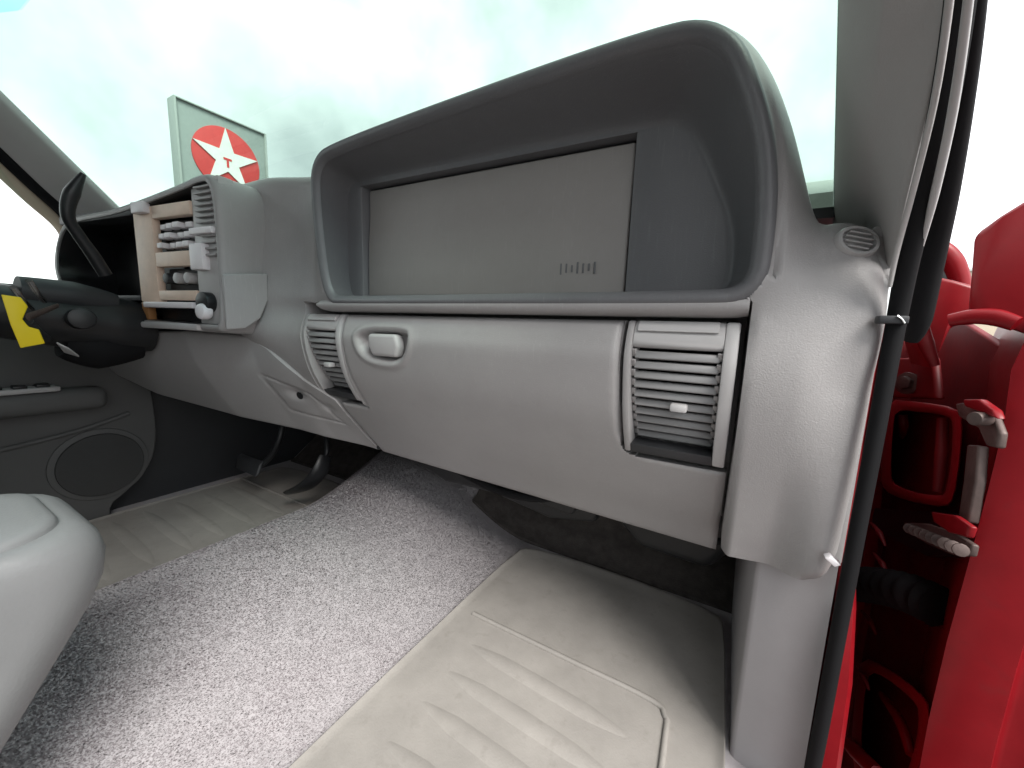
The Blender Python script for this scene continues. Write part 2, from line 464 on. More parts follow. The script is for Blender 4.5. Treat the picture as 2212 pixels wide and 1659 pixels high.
# roof with headliner, header just above the frame
rf = []
for x, dz, dy in ((-1.40, -.05, -.20), (-1.30, .0, -.05), (-.70, .03, .05), (-.10, .0, -.05), (.0, -.05, -.20)):
    rf.append([(x, .24 + dy, 1.325 + dz * .5), (x, .14 + dy, 1.34 + dz), (x, -.97, 1.34 + dz), (x, -.97, 1.38 + dz), (x, .12 + dy, 1.38 + dz), (x, .28 + dy, 1.355 + dz * .5)])
struct(loft('cab_roof', rf, HEADL))
# rear wall of the cab behind the camera
rw = struct(prism('cab_rear_wall', [(-1.52, -.92, -.05), (.14, -.92, -.05), (.10, -.92, .85), (-1.48, -.92, .85)], (0, -.05, 0), HEADL, bev=.01))
prism('window_header', [(-1.48, -.92, 1.10), (.10, -.92, 1.10), (.04, -.92, 1.36), (-1.42, -.92, 1.36)], (0, -.05, 0), HEADL, rw, bev=.01)
prism('rear_glass', [(-1.46, -.94, .86), (.08, -.94, .86), (.06, -.94, 1.09), (-1.44, -.94, 1.09)], (0, -.005, 0), WGLASS, rw, bev=0)

# windshield glass, curved, with a blue shade band along the top
def wpoint(u, v):
    x0, x1 = -1.560 + .205 * v, .115 - .175 * v
    x = x0 + (x1 - x0) * u
    c = 1 - (2 * u - 1) ** 4
    y = (.545 - .60 * v) + (.30 - .04 * v) * c
    z = .70 + .62 * v + .02 * c
    return Vector((x, y, z))
def vband(u):
    m = min(u, 1 - u)
    return .80 - .10 * (1 - float(sstep(.05, .16, m)))
def glass_band(name, v0, v1, mat):
    nu, nv = 40, 10; vs_, fs = [], []
    for lay in (0, .005):
        for j in range(nv + 1):
            for i in range(nu + 1):
                p = wpoint(i / nu, v0(i / nu) + (v1(i / nu) - v0(i / nu)) * j / nv); vs_.append(p + Vector((0, lay, lay)))
    m_ = (nu + 1) * (nv + 1)
    for j in range(nv):
        for i in range(nu):
            a = j * (nu + 1) + i
            fs.append((a, a + 1, a + nu + 2, a + nu + 1)); fs.append((m_ + a, m_ + a + nu + 1, m_ + a + nu + 2, m_ + a + 1))
    return mesh(name, vs_, fs, mat)
ws = glass_band('windshield', lambda u: 0, lambda u: vband(u), WGLASS); tag(ws, 'green tinted windshield glass above the dashboard', 'windshield')
sb = glass_band('shade_band', vband, lambda u: 1, SHADE)
sb.parent = ws

# ================================================================== DASHBOARD
dash = thing('dashboard', (-.7, .6, .28), 'long moulded grey dashboard running across the cab under the windshield', 'dashboard')

SIL = np.array([(-1.02, .846), (-.80, .843), (-.745, .843), (-.728, .852), (-.712, .872), (-.690, .885), (-.64, .889), (-.35, .8895), (-.105, .890),
                (-.072, .884), (-.045, .871), (-.018, .847), (.004, .812), (.020, .775), (.032, .742), (.044, .708), (.055, .684),
                (.064, .677), (.078, .678), (.092, .675), (.104, .662), (.113, .638), (.1165, .60), (.1178, .42), (.1165, .35), (.110, .312), (.094, .296)])
SIL[:, 1] += .012 * sstep(.70, .87, SIL[:, 1])
SIL[11:18, 0] += np.array([.001, .003, .005, .006, .006, .004, .002])
SILs = np.array(smooth_path(SIL, 4))
R0 = chaikin([(-.674, .76), (-.666, .832), (-.60, .842), (-.36, .849), (-.12, .853), (-.045, .845), (-.012, .775), (.003, .720), (.008, .660),
              (.006, .606), (-.04, .6035), (-.35, .6035), (-.62, .6035), (-.668, .606)], 3)
R1 = chaikin([(-.672, .77), (-.664, .818), (-.60, .820), (-.35, .817), (-.13, .814), (-.075, .805), (-.044, .745), (-.018, .690), (-.012, .640), (-.016, .612),
              (-.05, .6085), (-.35, .6085), (-.64, .6085), (-.672, .614)], 3)
PAN = (-.628, -.139, .611, .806)      # inset panel on the back of the recess

_c = np.array(smooth_path([(.28, .524), (.33, .508), (.39, .489), (.45, .470), (.50, .459), (.545, .4575), (.60, .466), (.65, .481), (.70, .492), (.80, .495), (.92, .495)], 6))
CAPP = (_c[:, 0], _c[:, 1])
def pad_y(x, z):
    P = np.stack([x, z], 1)
    # centre face / cap face
    low = np.interp(z, [a for a, b in BELLY], [b for a, b in BELLY])
    upc = np.interp(z, [.56, .60, .66, .74, .82, .90], [.466, .470, .478, .487, .496, .505])
    yb = np.where(z > .585, upc, low)
    bl = sstep(.56, .61, z); yb = low * (1 - bl) + upc * bl
    yb = yb - .038 * sstep(.76, .90, -x) * sstep(.44, .56, z)
    # right cap: flatter face below, flows into the hood side
    edge = sstep(.055, .105, x) * sstep(.60, .50, z)
    capf = np.interp(z, *CAPP) * (1 - edge) + np.interp(z, [.28, .50, .62], [.482, .468, .468]) * edge + .008 * np.clip((x - .012) / .1, 0, 1) ** 1.7
    wc = sstep(-.005, .02, x)
    yb = yb * (1 - wc) + capf * wc
    # hood rim stands towards the cabin, brow leaning back at the top
    rim = np.interp(z, [.58, .62, .75, .86, .90], [.464, .461, .452, .445, .447])
    d0 = poly_dist(P, R0); in0 = poly_in(P, R0); s0 = np.where(in0, d0, -d0)
    wl = np.where(x < -.6, .055, .050)
    near = sstep(-1.15, -.1, s0 / wl)            # 1 at the opening edge, 0 well outside
    near = np.where(z < .575, 0, near)
    y = yb * (1 - near) + rim * near
    y += .0045 * np.exp(-((s0 + .018) / .004) ** 2) * (z > .62) - .003 * np.exp(-((s0 + .007) / .006) ** 2)
    # the pad dives behind the separate recess liner
    y = y + .06 * sstep(-.0125, -.001, s0)
    # channel behind the lower lip, seats of glove door and vents
    seat = (z < .5945) & (x < .0105) & (x > -.757)
    y = np.where(seat, np.maximum(.56, np.interp(z, _PZ, _PY) + .05), y)
    # rounding over the silhouette
    ds = poly_dist(P, SILs, closed=False)
    r = np.where(x > .05, .034 - .016 * sstep(.66, .58, z), .034)
    q = np.clip(1 - ds / r, 0, 1)
    y = y + r * (1 - np.sqrt(np.clip(1 - q * q, 0, 1)))
    return y

XG = lines((-1.0, -.77, .012), (-.77, -.60, .0045), (-.60, -.16, .012), (-.16, -.02, .005), (-.02, .1175, .0028))
XG = np.unique(np.round(np.concatenate([XG, [PAN[0] - .0055, PAN[0] - .0045, PAN[1] + .0045, PAN[1] + .0055, .0095, .0115, -.7575, -.7565]]), 5))
zt = np.interp(XG, SILs[:, 0][np.argsort(SILs[:, 0])], SILs[:, 1][np.argsort(SILs[:, 0])])
# silhouette is single valued up to the vertical right edge
order = [i for i in range(len(SILs)) if SILs[i, 1] > .60]
zt = np.interp(XG, SILs[order, 0], SILs[order, 1])
zb = np.interp(XG, [-1.0, -.86, -.757, -.70, .0, .011, .094, .110, .1165, .1175], [.50, .50, .40, .30, .30, .288, .296, .312, .35, .42])
ZL = lines((0, .40, .012), (.40, 1.0, .0065))
key = np.array([.5935, .5955])
NV = 130
grid = np.zeros((len(XG), NV, 3))
base_t = np.linspace(0, 1, NV)
for i, x in enumerate(XG):
    z = zb[i] + (zt[i] - zb[i]) * base_t
    for kz in key:                        # snap rows onto hard lines
        j = np.argmin(np.abs(z - kz))
        if abs(z[j] - kz) < .004: z[j] = kz
    z = np.sort(z)
    grid[i, :, 0] = x; grid[i, :, 2] = z
fl = grid.reshape(-1, 3)
fl[:, 1] = pad_y(fl[:, 0], fl[:, 2])
grid = fl.reshape(len(XG), NV, 3)
vv = list(map(tuple, grid.reshape(-1, 3))); ff = []
fp = grid.reshape(-1, 3)[:, [0, 2]]
_d0 = poly_dist(fp, R0); _s = np.where(poly_in(fp, R0), _d0, -_d0).reshape(len(XG), NV)
HOLE = np.minimum(np.minimum(_s[:-1, :-1], _s[1:, :-1]), np.minimum(_s[:-1, 1:], _s[1:, 1:])) > -.007
for i in range(len(XG) - 1):
    for j in range(NV - 1):
        if not HOLE[i, j]: ff.append((i * NV + j, (i + 1) * NV + j, (i + 1) * NV + j + 1, i * NV + j + 1))
# top deck running forward to the glass
prevc = [i * NV + NV - 1 for i in range(len(XG))]
ytop = grid[:, -1, 1]; ztop = grid[:, -1, 2]
for k, t in enumerate((.02, .1, .3, .6, 1.0)):
    cur = []
    for i, x in enumerate(XG):
        u = np.clip((x + 1.485) / 1.57, 0, 1); c = 1 - (2 * u - 1) ** 4
        yw = .57 + .30 * c
        zw = min(ztop[i] - .004, .70 + .02 * c + .03)
        vv.append((x, ytop[i] + (yw - ytop[i]) * t, ztop[i] + (zw - ztop[i]) * (t ** 1.6))); cur.append(len(vv) - 1)
    for i in range(len(XG) - 1): ff.append((prevc[i], prevc[i + 1], cur[i + 1], cur[i]))
    prevc = cur
# right end wall
last = [(len(XG) - 1) * NV + j for j in range(NV)]
sidev = []
for j in last:
    vv.append((.1176, .60, vv[j][2])); sidev.append(len(vv) - 1)
for j in range(NV - 1): ff.append((last[j], sidev[j], sidev[j + 1], last[j + 1]))
# underside return
bot = [i * NV for i in range(len(XG))]; bb = []
for i in bot:
    vv.append((vv[i][0], vv[i][1] + .10, vv[i][2] + .03)); bb.append(len(vv) - 1)
for i in range(len(XG) - 1): ff.append((bot[i], bb[i], bb[i + 1], bot[i + 1]))
pad = mesh('dash_pad', vv, ff, GREY, dash, 50, recalc=False)
# rim and recess liner, darker grey with the recess shade painted in
def off_poly(poly, d):
    t = np.roll(poly, -1, 0) - np.roll(poly, 1, 0); t /= np.linalg.norm(t, axis=1)[:, None] + 1e-9
    return poly + np.stack([-t[:, 1], t[:, 0]], 1) * d
def rim_y(z): return np.interp(z, [.58, .62, .75, .86, .90], [.464, .461, .452, .445, .447])
def lring(poly, dy): return [Vector((a, rim_y(b) + dy, b)) for a, b in poly]
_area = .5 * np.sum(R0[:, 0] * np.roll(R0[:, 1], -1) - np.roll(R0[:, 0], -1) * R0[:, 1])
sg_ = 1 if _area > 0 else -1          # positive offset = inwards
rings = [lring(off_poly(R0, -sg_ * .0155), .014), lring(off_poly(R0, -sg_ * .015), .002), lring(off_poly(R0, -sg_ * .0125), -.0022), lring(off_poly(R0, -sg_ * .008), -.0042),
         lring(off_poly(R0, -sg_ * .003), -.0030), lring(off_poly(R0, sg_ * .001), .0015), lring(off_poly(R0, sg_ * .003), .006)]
rim_trim = loft('recess_rim', rings, SLATE_SHADE, dash, caps=False, ang=70)
rings = [lring(off_poly(R0, -sg_ * .002), .000)]
def back_y(x): return .512 + .020 * np.clip((x + .68) / .55, 0, 1.15)
for t in (.04, .12, .25, .4, .55, .7, .82, .92, 1.0):
    q = R0 * (1 - t) + R1 * t
    e_ = t ** .85 * (1 - .0) if t < 1 else 1
    e_ = .55 * (1 - (1 - t) ** 1.5) + .45 * t * t * (3 - 2 * t)
    rings.append([Vector((a, (rim_y(b) + .001) * (1 - e_) + back_y(a) * e_, b)) for a, b in q])
q2 = np.stack([np.clip(R1[:, 0], PAN[0] - .004, PAN[1] + .004), np.clip(R1[:, 1], PAN[2] - .0025, PAN[3] + .004)], 1)
for t in (.06, .5, .96, 1.0):
    q = R1 * (1 - t) + q2 * t
    rings.append([Vector((a, back_y(a) + (.0015 if t == 1 else 0), b)) for a, b in q])
rings.append([Vector((a, .575, b)) for a, b in q2])
liner = loft('recess_liner', rings, SLATE_SHADE, dash, caps=False, ang=50)
prism('recess_backing', [(PAN[0] - .01, .572, PAN[2] - .01), (PAN[1] + .01, .572, PAN[2] - .01), (PAN[1] + .01, .572, PAN[3] + .01), (PAN[0] - .01, .572, PAN[3] + .01)], (0, .006, 0), BLACK, dash, bev=0)

# inset panel at the back of the recess, upper half leaning away with a soft crease
x0, x1, z0, z1 = PAN
prof = [(.546, z1), (.5455, .76), (.5425, .722), (.5415, .712), (.540, .66), (.5395, z0)]
rings = []
for x in (x0, x1):
    dy_ = float(back_y(x)) - .532 + .001
    rings.append([(x, y + dy_, z) for y, z in prof] + [(x, .568, z0), (x, .568, z1)])
bm = bmesh.new()
me_t = bpy.data.meshes.new('t')
me_t.from_pydata([p for r_ in rings for p in r_], [], [tuple(range(8))[::-1], tuple(range(8, 16))] + [(k, (k + 1) % 8, 8 + (k + 1) % 8, 8 + k) for k in range(8)])
bm.from_mesh(me_t); bmesh.ops.recalc_face_normals(bm, faces=bm.faces); bevel(bm, .003, 3, 30)
panel = from_bm('inset_panel', bm, TAUPE, dash, 50)
panel['label'] = 'taupe rectangular panel at the back of the recess'
# faint raised marks near its lower right corner (too blurred to read)
for k in range(7):
    xx = -.232 + k * .0085
    box('raised_mark', (xx, .5374, .647 + .001 * (k % 2)), (.0026, .0012, .016 - .003 * (k % 3)), SLATE_SHADE, panel, bev=.0003, seg=1)

# rounded lip under the recess
lip = []
for x, s in ((-.700, .5), (-.692, .85), (-.675, 1), (-.4, 1), (-.1, 1), (-.02, 1), (.000, .95), (.0085, .8)):
    ring = []
    for a in np.linspace(0, 2 * math.pi, 18, endpoint=False):
        ring.append((x, .482 + .0235 * math.cos(a) * (1 if math.cos(a) > 0 else .95), .5905 + .0125 * s * math.copysign(abs(math.sin(a)) ** .8, math.sin(a))))
    lip.append(ring)
loft('shelf_lip', lip, GREY, dash)

# closed deck under the pad, running forward to the firewall
prism('dash_deck', [(-1.505, .40, .71), (-1.0, .46, .71), (-.80, .52, .71), (-.76, .585, .71), (.03, .585, .71), (.1185, .585, .71), (.1185, .985, .71), (.03, .985, .71), (-1.505, .985, .71)][::1],
      (0, 0, -.012), DARK, dash, bev=0)

# ---------------- sheet builder for doors and covers on the belly
def sheet(name, xs, zs, keep, outline, yf, mat, parent, r=.007, depth=.022, xmap=None, ang=50):
    X, Z = np.meshgrid(xs, zs, indexing='ij')
    fx, fz = X.ravel().copy(), Z.ravel().copy()
    if xmap is not None: fx, fz = xmap(fx, fz)
    y = yf(fx, fz)
    d = poly_dist(np.stack([fx, fz], 1), np.array(outline))
    q = np.clip(1 - d / r, 0, 1); y = y + r * (1 - np.sqrt(np.clip(1 - q * q, 0, 1)))
    V = list(zip(fx, y, fz)); nz_ = len(zs); F = []
    for i in range(len(xs) - 1):
        for j in range(nz_ - 1):
            if keep((xs[i] + xs[i + 1]) / 2, (zs[j] + zs[j + 1]) / 2):
                F.append((i * nz_ + j, (i + 1) * nz_ + j, (i + 1) * nz_ + j + 1, i * nz_ + j + 1))
    cnt = {}
    for f in F:
        for a, b in zip(f, f[1:] + f[:1]): cnt[(a, b)] = 1
    nb = {}
    def back(v):
        if v not in nb: nb[v] = len(V); V.append((V[v][0], V[v][1] + depth, V[v][2]))
        return nb[v]
    for (a, b) in list(cnt):
        if (b, a) not in cnt: F.append((b, a, back(a), back(b)))
    used = sorted({v for f in F for v in f}); mp = {v: i for i, v in enumerate(used)}
    return mesh(name, [V[v] for v in used], [tuple(mp[v] for v in f) for f in F], mat, parent, ang, recalc=False)

def belly_y(x, z): return np.interp(z, [a for a, b in BELLY], [b for a, b in BELLY])

# glove box door
GD = [(-.634, .5735), (-.120, .5735), (-.118, .43), (-.110, .408), (-.092, .4), (.006, .397), (.0065, .238), (-.690, .262), (-.716, .392), (-.628, .392)]
GDs = np.array(GD)
def glove_y(x, z):
    y = belly_y(x, z)
    # pocket round the latch
    Pq = np.stack([x, z], 1)
    LO = chaikin([(-.590, .549), (-.472, .553), (-.458, .540), (-.466, .512), (-.490, .490), (-.560, .492), (-.588, .512)], 2)
    d = poly_dist(Pq, LO); ins = poly_in(Pq, LO); s = np.where(ins, d, -d)
    y = y + .020 * sstep(.002, .013, s) - .0035 * np.exp(-((s + .004) / .005) ** 2)
    return y
def gd_map(fx, fz):
    m = fx < -.6285
    left = np.interp(fz, [.238, .392, .6], [-.690, -.716, -.716])
    t = (fx + .6285) / (-.716 + .6285)
    fx = np.where(m, -.6285 + t * (left + .6285), fx)
    bz = np.interp(fx, [-.716, .0065], [.262, .238])
    low = fz < .36
    fz = np.where(low, bz + (fz - .238) * (.36 - bz) / (.36 - .238), fz)
    # rounded inner corner under the right vent
    return fx, fz
gx = lines((-.716, -.6285, .0055), (-.6285, -.45, .004), (-.45, -.12, .012), (-.12, -.1, .002), (-.1, .0065, .006))
gx = np.unique(np.concatenate([gx, [-.633, -.1265, -.1235]]))
gz = lines((.238, .36, .006), (.36, .385, .004), (.385, .42, .0022), (.42, .48, .006), (.48, .5735, .0028))
def gd_keep(x, z):
    if z > .392 and x < -.634: return False
    if z > .397 and x > -.1185: 
        # quarter-round corner
        if x < -.0985 and z < .417:
            return math.hypot(x + .0985, z - .417) > .020
        return False
    return True
gd = sheet('glove_box_door', gx, gz, gd_keep, GD, glove_y, GREYP, dash, r=.009, xmap=gd_map)
gd['label'] = 'wide bulging grey glove box door with a latch at its corner'
prism('latch_button', [(-.556, .4575, .541), (-.489, .4575, .542), (-.484, .4590, .522), (-.491, .4615, .503), (-.550, .4615, .503), (-.557, .4590, .520)],
      (0, .020, 0), LGREY, gd, bev=.006, seg=4)

# ---------------- air vents
def vent(parent, x0, x1):
    v = thing('air_vent', (0, 0, 0), '', '')
    del v['label']; del v['category']
    COL.objects.unlink(v); put(v, parent)
    zt_, zb_ = .5735, .4035
    # housing: dark box behind
    zz = np.linspace(zb_, zt_, 14)
    def by(z, off=0.): return float(belly_y(0, z)) + off
    ring = [(by(z, .004), z) for z in zz]
    back_ = [(by(z, .075), z) for z in zz]
    # outer bezel frame: four bars following the curve
    fw_ = .0085
    for nm, xa, xb, m_ in (('bezel_side', x0, x0 + fw_, GREY), ('bezel_side', x1 - fw_ * 1.6, x1, LGREY)):
        rings = [[(xa, by(z, .0), z), (xa, by(z, .03), z), (xb, by(z, .03), z), (xb, by(z, .0), z)] for z in zz]
        n4 = 4; vs_ = [p for r_ in rings for p in r_]; fs = []
        for i in range(len(rings) - 1):
            for k in range(4): fs.append((i * 4 + k, i * 4 + (k + 1) % 4, (i + 1) * 4 + (k + 1) % 4, (i + 1) * 4 + k))
        fs += [(0, 1, 2, 3), tuple(len(vs_) - 4 + k for k in range(4))]
        me_ = bpy.data.meshes.new('b'); me_.from_pydata(vs_, [], fs)
        bm_ = bmesh.new(); bm_.from_mesh(me_); bmesh.ops.recalc_face_normals(bm_, faces=bm_.faces); bevel(bm_, .0025, 2, 40)
        from_bm(nm, bm_, m_, v)
    # top cap: wide rolled shelf, bottom bar
    vz = [(by(.5735, .05), .5735), (by(.5735, .010), .5735), (by(.571, .004), .5715), (by(.567, .002), .567), (by(.558, .001), .558), (by(.551, .0015), .551), (by(.5455, .003), .5455), (by(.5425, .0065), .5425), (by(.542, .012), .5415), (by(.542, .05), .543)]
    prism('vent_visor', [(x0 + fw_, y, z) for y, z in vz], (x1 - x0 - fw_ * 2.6, 0, 0), LGREY, v, bev=.0008, seg=1)
    prism('visor_step', [(x0 + fw_ + .004, by(.5735, .0), .5735), (x0 + fw_ + .004, by(.568, -.003), .568), (x0 + fw_ + .004, by(.560, -.002), .5615), (x0 + fw_ + .004, by(.560, .006), .5615), (x0 + fw_ + .004, by(.5735, .01), .5735)], (x1 - x0 - fw_ * 2.6 - .010, 0, 0), LGREY, v, bev=.0008, seg=1)
    prism('bezel_bottom', [(x0 + fw_, by(.4035, 0), .4035), (x0 + fw_, by(.417, .001), .417), (x0 + fw_, by(.417, .03), .419), (x0 + fw_, by(.4035, .03), .4035)],
          (x1 - x0 - fw_ * 2.6, 0, 0), DARK, v, bev=.0015, seg=2)
    # back box
    rb = [[(x0 + .002, by(z, .06), z), (x1 - .002, by(z, .06), z)] for z in zz]
    prism('air_duct', [(x0 + .002, by(.575, .055), .575), (x0 + .002, by(.40, .055), .40), (x0 + .002, by(.40, .062), .40), (x0 + .002, by(.575, .062), .575)],
          (x1 - x0 - .004, 0, 0), BLACK, v, bev=.0)
    # louvers
    zs_ = np.linspace(.5335, .4265, 10)
    for k, z in enumerate(zs_):
        y = by(z, .0055 + .024 * (k / 9) ** 1.6)
        pr = [(y + .0006, z + .0040), (y + .004, z + .0050), (y + .026, z + .0005), (y + .026, z - .0040), (y + .004, z - .0046), (y, z - .0036)]
        prism('louver', [(x0 + .012, a, b) for a, b in pr], (x1 - x0 - .028, 0, 0), LOUV, v, bev=.0007, seg=1)
        # small saw-tooth end blocks beside each blade
        for xa in (x0 + .0085, x1 - .0185):
            prism('louver_end', [(xa, y - .002, z + .0065), (xa, y + .02, z + .0085), (xa, y + .02, z - .001), (xa, y + .002, z - .002)], (.0048, 0, 0), GREY, v, bev=.0006, seg=1)
    zk = float(zs_[5])
    box('louver_tab', ((x0 + x1) / 2 + .006, by(zk, .004), zk + .001), (.018, .014, .009), LGREY, v, bev=.002)
    return v
av = vent(dash, -.1135, .0035)
av['label'] = 'air vent beside the dashboard end'
def copy_tree(ob, parent, off):
    c = ob.copy(); COL.objects.link(c); c.parent = parent; c.location = ob.location + Vector(off)
    for ch in list(ob.children):
        d = ch.copy(); COL.objects.link(d); d.parent = c
    return c
av2 = copy_tree(av, dash, (-.6425, .002, 0))
av2['label'] = 'air vent beside the glove box latch'

# window demister outlet on the corner of the cap
ring = []
dc = Vector((.0900, float(pad_y(np.array([.090]), np.array([.652]))[0]) - .001, .652)); dn = Vector((.34, -.86, .38)).normalized()
du = Vector((1, .25, -.2)); du = (du - dn * du.dot(dn)).normalized(); dv = dn.cross(du)
def oval(c, a, b, off, n=28): return [c + du * (a * math.cos(2 * math.pi * k / n)) + dv * (b * math.sin(2 * math.pi * k / n)) + dn * off for k in range(n)]
dm = loft('demister_outlet', [oval(dc, .0185, .0165, -.012), oval(dc, .0185, .0165, .000), oval(dc, .0170, .0150, .0025), oval(dc, .0145, .0125, .0025), oval(dc, .0135, .0115, -.004), oval(dc, .013, .011, -.010)], LGREY, dash)
for k in range(4):
    yy = -.0078 + k * .0052
    L_ = .0118 * math.sqrt(max(.05, 1 - (yy / .0118) ** 2))
    c = dc + dv * yy + dn * .0
    box('slat', c, (2 * L_, .0016, .006), LGREY, dm, bev=.0004, seg=1, rot=Matrix((du, dv, dn)).transposed())
disc('duct_floor', dc - dn * .008, dn, .0118, .002, DARK, dm, bev=.0003)

# little broken clip at the foot of the cap
clip = prism('trim_clip', [atY(1781, 1206, .470), atY(1796, 1203, .470), atY(1818, 1222, .472), atY(1803, 1226, .472)], (0, .01, 0), WHITEP, dash, bev=.001)

# ---------------- lower left: ash tray panel and knee bolster
KB = [(-.722, .392), (-.668, .276), (-.86, .292), (-1.10, .325), (-1.33, .35), (-1.475, .40), (-1.475, .50), (-1.30, .515), (-1.05, .53), (-.90, .528), (-.86, .50), (-.79, .43)]
def knee_y(x, z):
    kb_ = np.interp(z, KBELLY[:, 0], KBELLY[:, 1]); wk = sstep(.70, .84, -x)
    y = belly_y(x, z) * (1 - wk) + kb_ * wk
    sh = np.interp(-x, [.70, .80, .90, 1.05, 1.30, 1.48], [.0, -.003, -.026, -.085, -.135, -.155])
    low = np.interp(z, [.26, .36, .53], [.03, .0, .0])
    y = y + sh * np.interp(z, [.26, .45, .53], [.75, .95, 1.0])
    # ash tray door: shallow outlined rectangle with a pull notch
    Pq = np.stack([x, z], 1)
    AT = np.array([(-.905, .438), (-.790, .398), (-.745, .332), (-.880, .352)])
    d = poly_dist(Pq, AT)
    y = y + .0035 * np.exp(-(d / .0022) ** 2)
    nt_ = np.array([(-.84, .405), (-.80, .395)])
    y = y + .012 * np.exp(-(((x + .835) / .020) ** 2 + ((z - .398) / .012) ** 2))
    y = y + .006 * np.exp(-(((x + .765) / .016) ** 2 + ((z - .372) / .010) ** 2))
    return y
kx = np.linspace(0, 1, 130); kz = np.linspace(0, 1, 60)
xs_k = -.700 + (-1.475 + .700) * kx
def k_top(x):
    return np.interp(-x, [.700, .724, .79, .86, .90, 1.05, 1.30, 1.475], [.275, .396, .436, .500, .522, .528, .515, .50])
def k_bot(x):
    return np.interp(-x, [.700, .86, 1.10, 1.33, 1.475], [.264, .288, .322, .35, .40])
V, F = [], []
for x in xs_k:
    zb_, zt_ = float(k_bot(x)), float(k_top(x))
    zz = zb_ + (zt_ - zb_) * kz
    y = knee_y(np.full(60, x), zz)
    e = np.minimum(zz - zb_, zt_ - zz); q = np.clip(1 - e / .004, 0, 1); y = y + .004 * (1 - np.sqrt(np.clip(1 - q * q, 0, 1)))
    for a, b in zip(y, zz): V.append((x, a, b))
for i in range(129):
    for j in range(59): F.append((i * 60 + j, i * 60 + j + 1, (i + 1) * 60 + j + 1, (i + 1) * 60 + j))
nV = len(V)
for i in range(130):
    for j in (0, 59):
        p = V[i * 60 + j]; V.append((p[0], p[1] + .05, p[2] + (.012 if j == 0 else 0)))
for i in range(129):
    F.append((i * 60, (i + 1) * 60, nV + 2 * (i + 1), nV + 2 * i))
    F.append((i * 60 + 59, nV + 2 * i + 1, nV + 2 * (i + 1) + 1, (i + 1) * 60 + 59))
kb = mesh('knee_bolster', V, F, GREYP, dash, 50, recalc=False)
kb['label'] = 'lower grey knee panel with ash tray outline'
disc('notch_shade', (-.832, float(knee_y(np.array([-.832]), np.array([.396]))[0]) + .001, .396), (.3, -1, .1), .012, .006, BLACK, kb, bev=.001)  # black disc, darkness of the pull notch painted in

# ---------------- instrument pod
PA = Vector((-.86, .37, 0)); PU = Vector((-.991, -.133, 0)); PW = Vector((.133, -.991, 0))
def pod(u, z, w=0.): return PA + PU * u + PW * w + Vector((0, 0, z))
OUT = [(.004, .540), (-.006, .60), (-.010, .70), (-.006, .785), (.012, .818), (.045, .823), (.12, .812), (.33, .789), (.50, .783), (.575, .768), (.625, .72), (.645, .665), (.625, .615), (.56, .56), (.42, .540), (.20, .534), (.04, .532)]
OUTs = np.array(smooth_path(OUT, 5, closed=True))
cenO = OUTs.mean(0)
def inset(poly, d):
    t = np.roll(poly, -1, 0) - np.roll(poly, 1, 0); t /= np.linalg.norm(t, axis=1)[:, None] + 1e-9
    n_ = np.stack([-t[:, 1], t[:, 0]], 1)
    s = np.sign(((cenO - poly) * n_).sum(1)); return poly + n_ * s[:, None] * d
def podring(poly, w): return [pod(a, b, w) for a, b in poly]
rings = [podring(inset(OUTs, .0), -.17), podring(inset(OUTs, -.004), -.085), podring(inset(OUTs, -.004), -.035), podring(inset(OUTs, -.001), -.010), podring(inset(OUTs, .003), -.002),
         podring(inset(OUTs, .008), .0), podring(inset(OUTs, .013), -.002), podring(inset(OUTs, .014), -.03), podring(inset(OUTs, .016), -.05)]
pd = loft('instrument_pod', rings, GREY, dash, caps=False)
pd['label'] = 'raised grey instrument pod in front of the driver'
def podbox(name, u0, u1, z0, z1, w0, w1, mat, parent, bev=.002):
    Rm = Matrix((PU, PW, Vector((0, 0, 1)))).transposed()
    return box(name, pod((u0 + u1) / 2, (z0 + z1) / 2, (w0 + w1) / 2), (abs(u1 - u0), abs(w1 - w0), abs(z1 - z0)), mat, parent, bev=bev, rot=Rm)
loft('pod_liner', [podring(inset(OUTs, .0125), -.004), podring(inset(OUTs, .0150), -.008), podring(inset(OUTs, .018), -.05), podring(inset(OUTs, .020), -.108)], BLACK, pd, caps=False)
# inner black back of the pod
podbox('pod_back', -.01, .64, .535, .82, -.118, -.108, BLACK, pd, bev=.0)
# cluster hood soffit
podbox('cluster_brow', .285, .60, .768, .788, -.09, -.004, DARK, pd, bev=.004)
podbox('cluster_floor', .285, .60, .590, .602, -.10, -.006, DARK, pd, bev=.003)
podbox('gauge_lens', .295, .60, .60, .77, -.106, -.100, BLACK, pd, bev=.002)
# tan bezel in the shape of an E round radio and heater openings
for nm, u0, u1, z0, z1 in (('bezel_upright', .215, .283, .588, .783), ('bezel_bar', .085, .215, .757, .783), ('bezel_bar', .085, .215, .660, .690), ('bezel_bar', .085, .215, .592, .612)):
    podbox(nm, u0, u1, z0, z1, -.022, -.006, TAN, pd, bev=.003)
podbox('bezel_foot', .262, .285, .548, .588, -.022, -.007, BROWN, pd, bev=.002)
# grey trim beside the bezel: two stacked louver panels and a pocket
podbox('trim_column', .0, .085, .538, .822, -.04, -.010, LGREY, pd, bev=.004)
for k in range(7):
    podbox('pod_louver', .012, .062, .800 - k * .0105, .8035 - k * .0105, -.012, -.002, GREY, pd, bev=.0008)
for k in range(4):
    podbox('pod_louver', .010, .050, .712 - k * .012, .716 - k * .012, -.012, -.003, GREY, pd, bev=.0008)
podbox('trim_block', .008, .075, .716, .728, -.012, .004, WHITEP, pd, bev=.002)
podbox('trim_block', .040, .080, .650, .700, -.012, .004, WHITEP, pd, bev=.003)
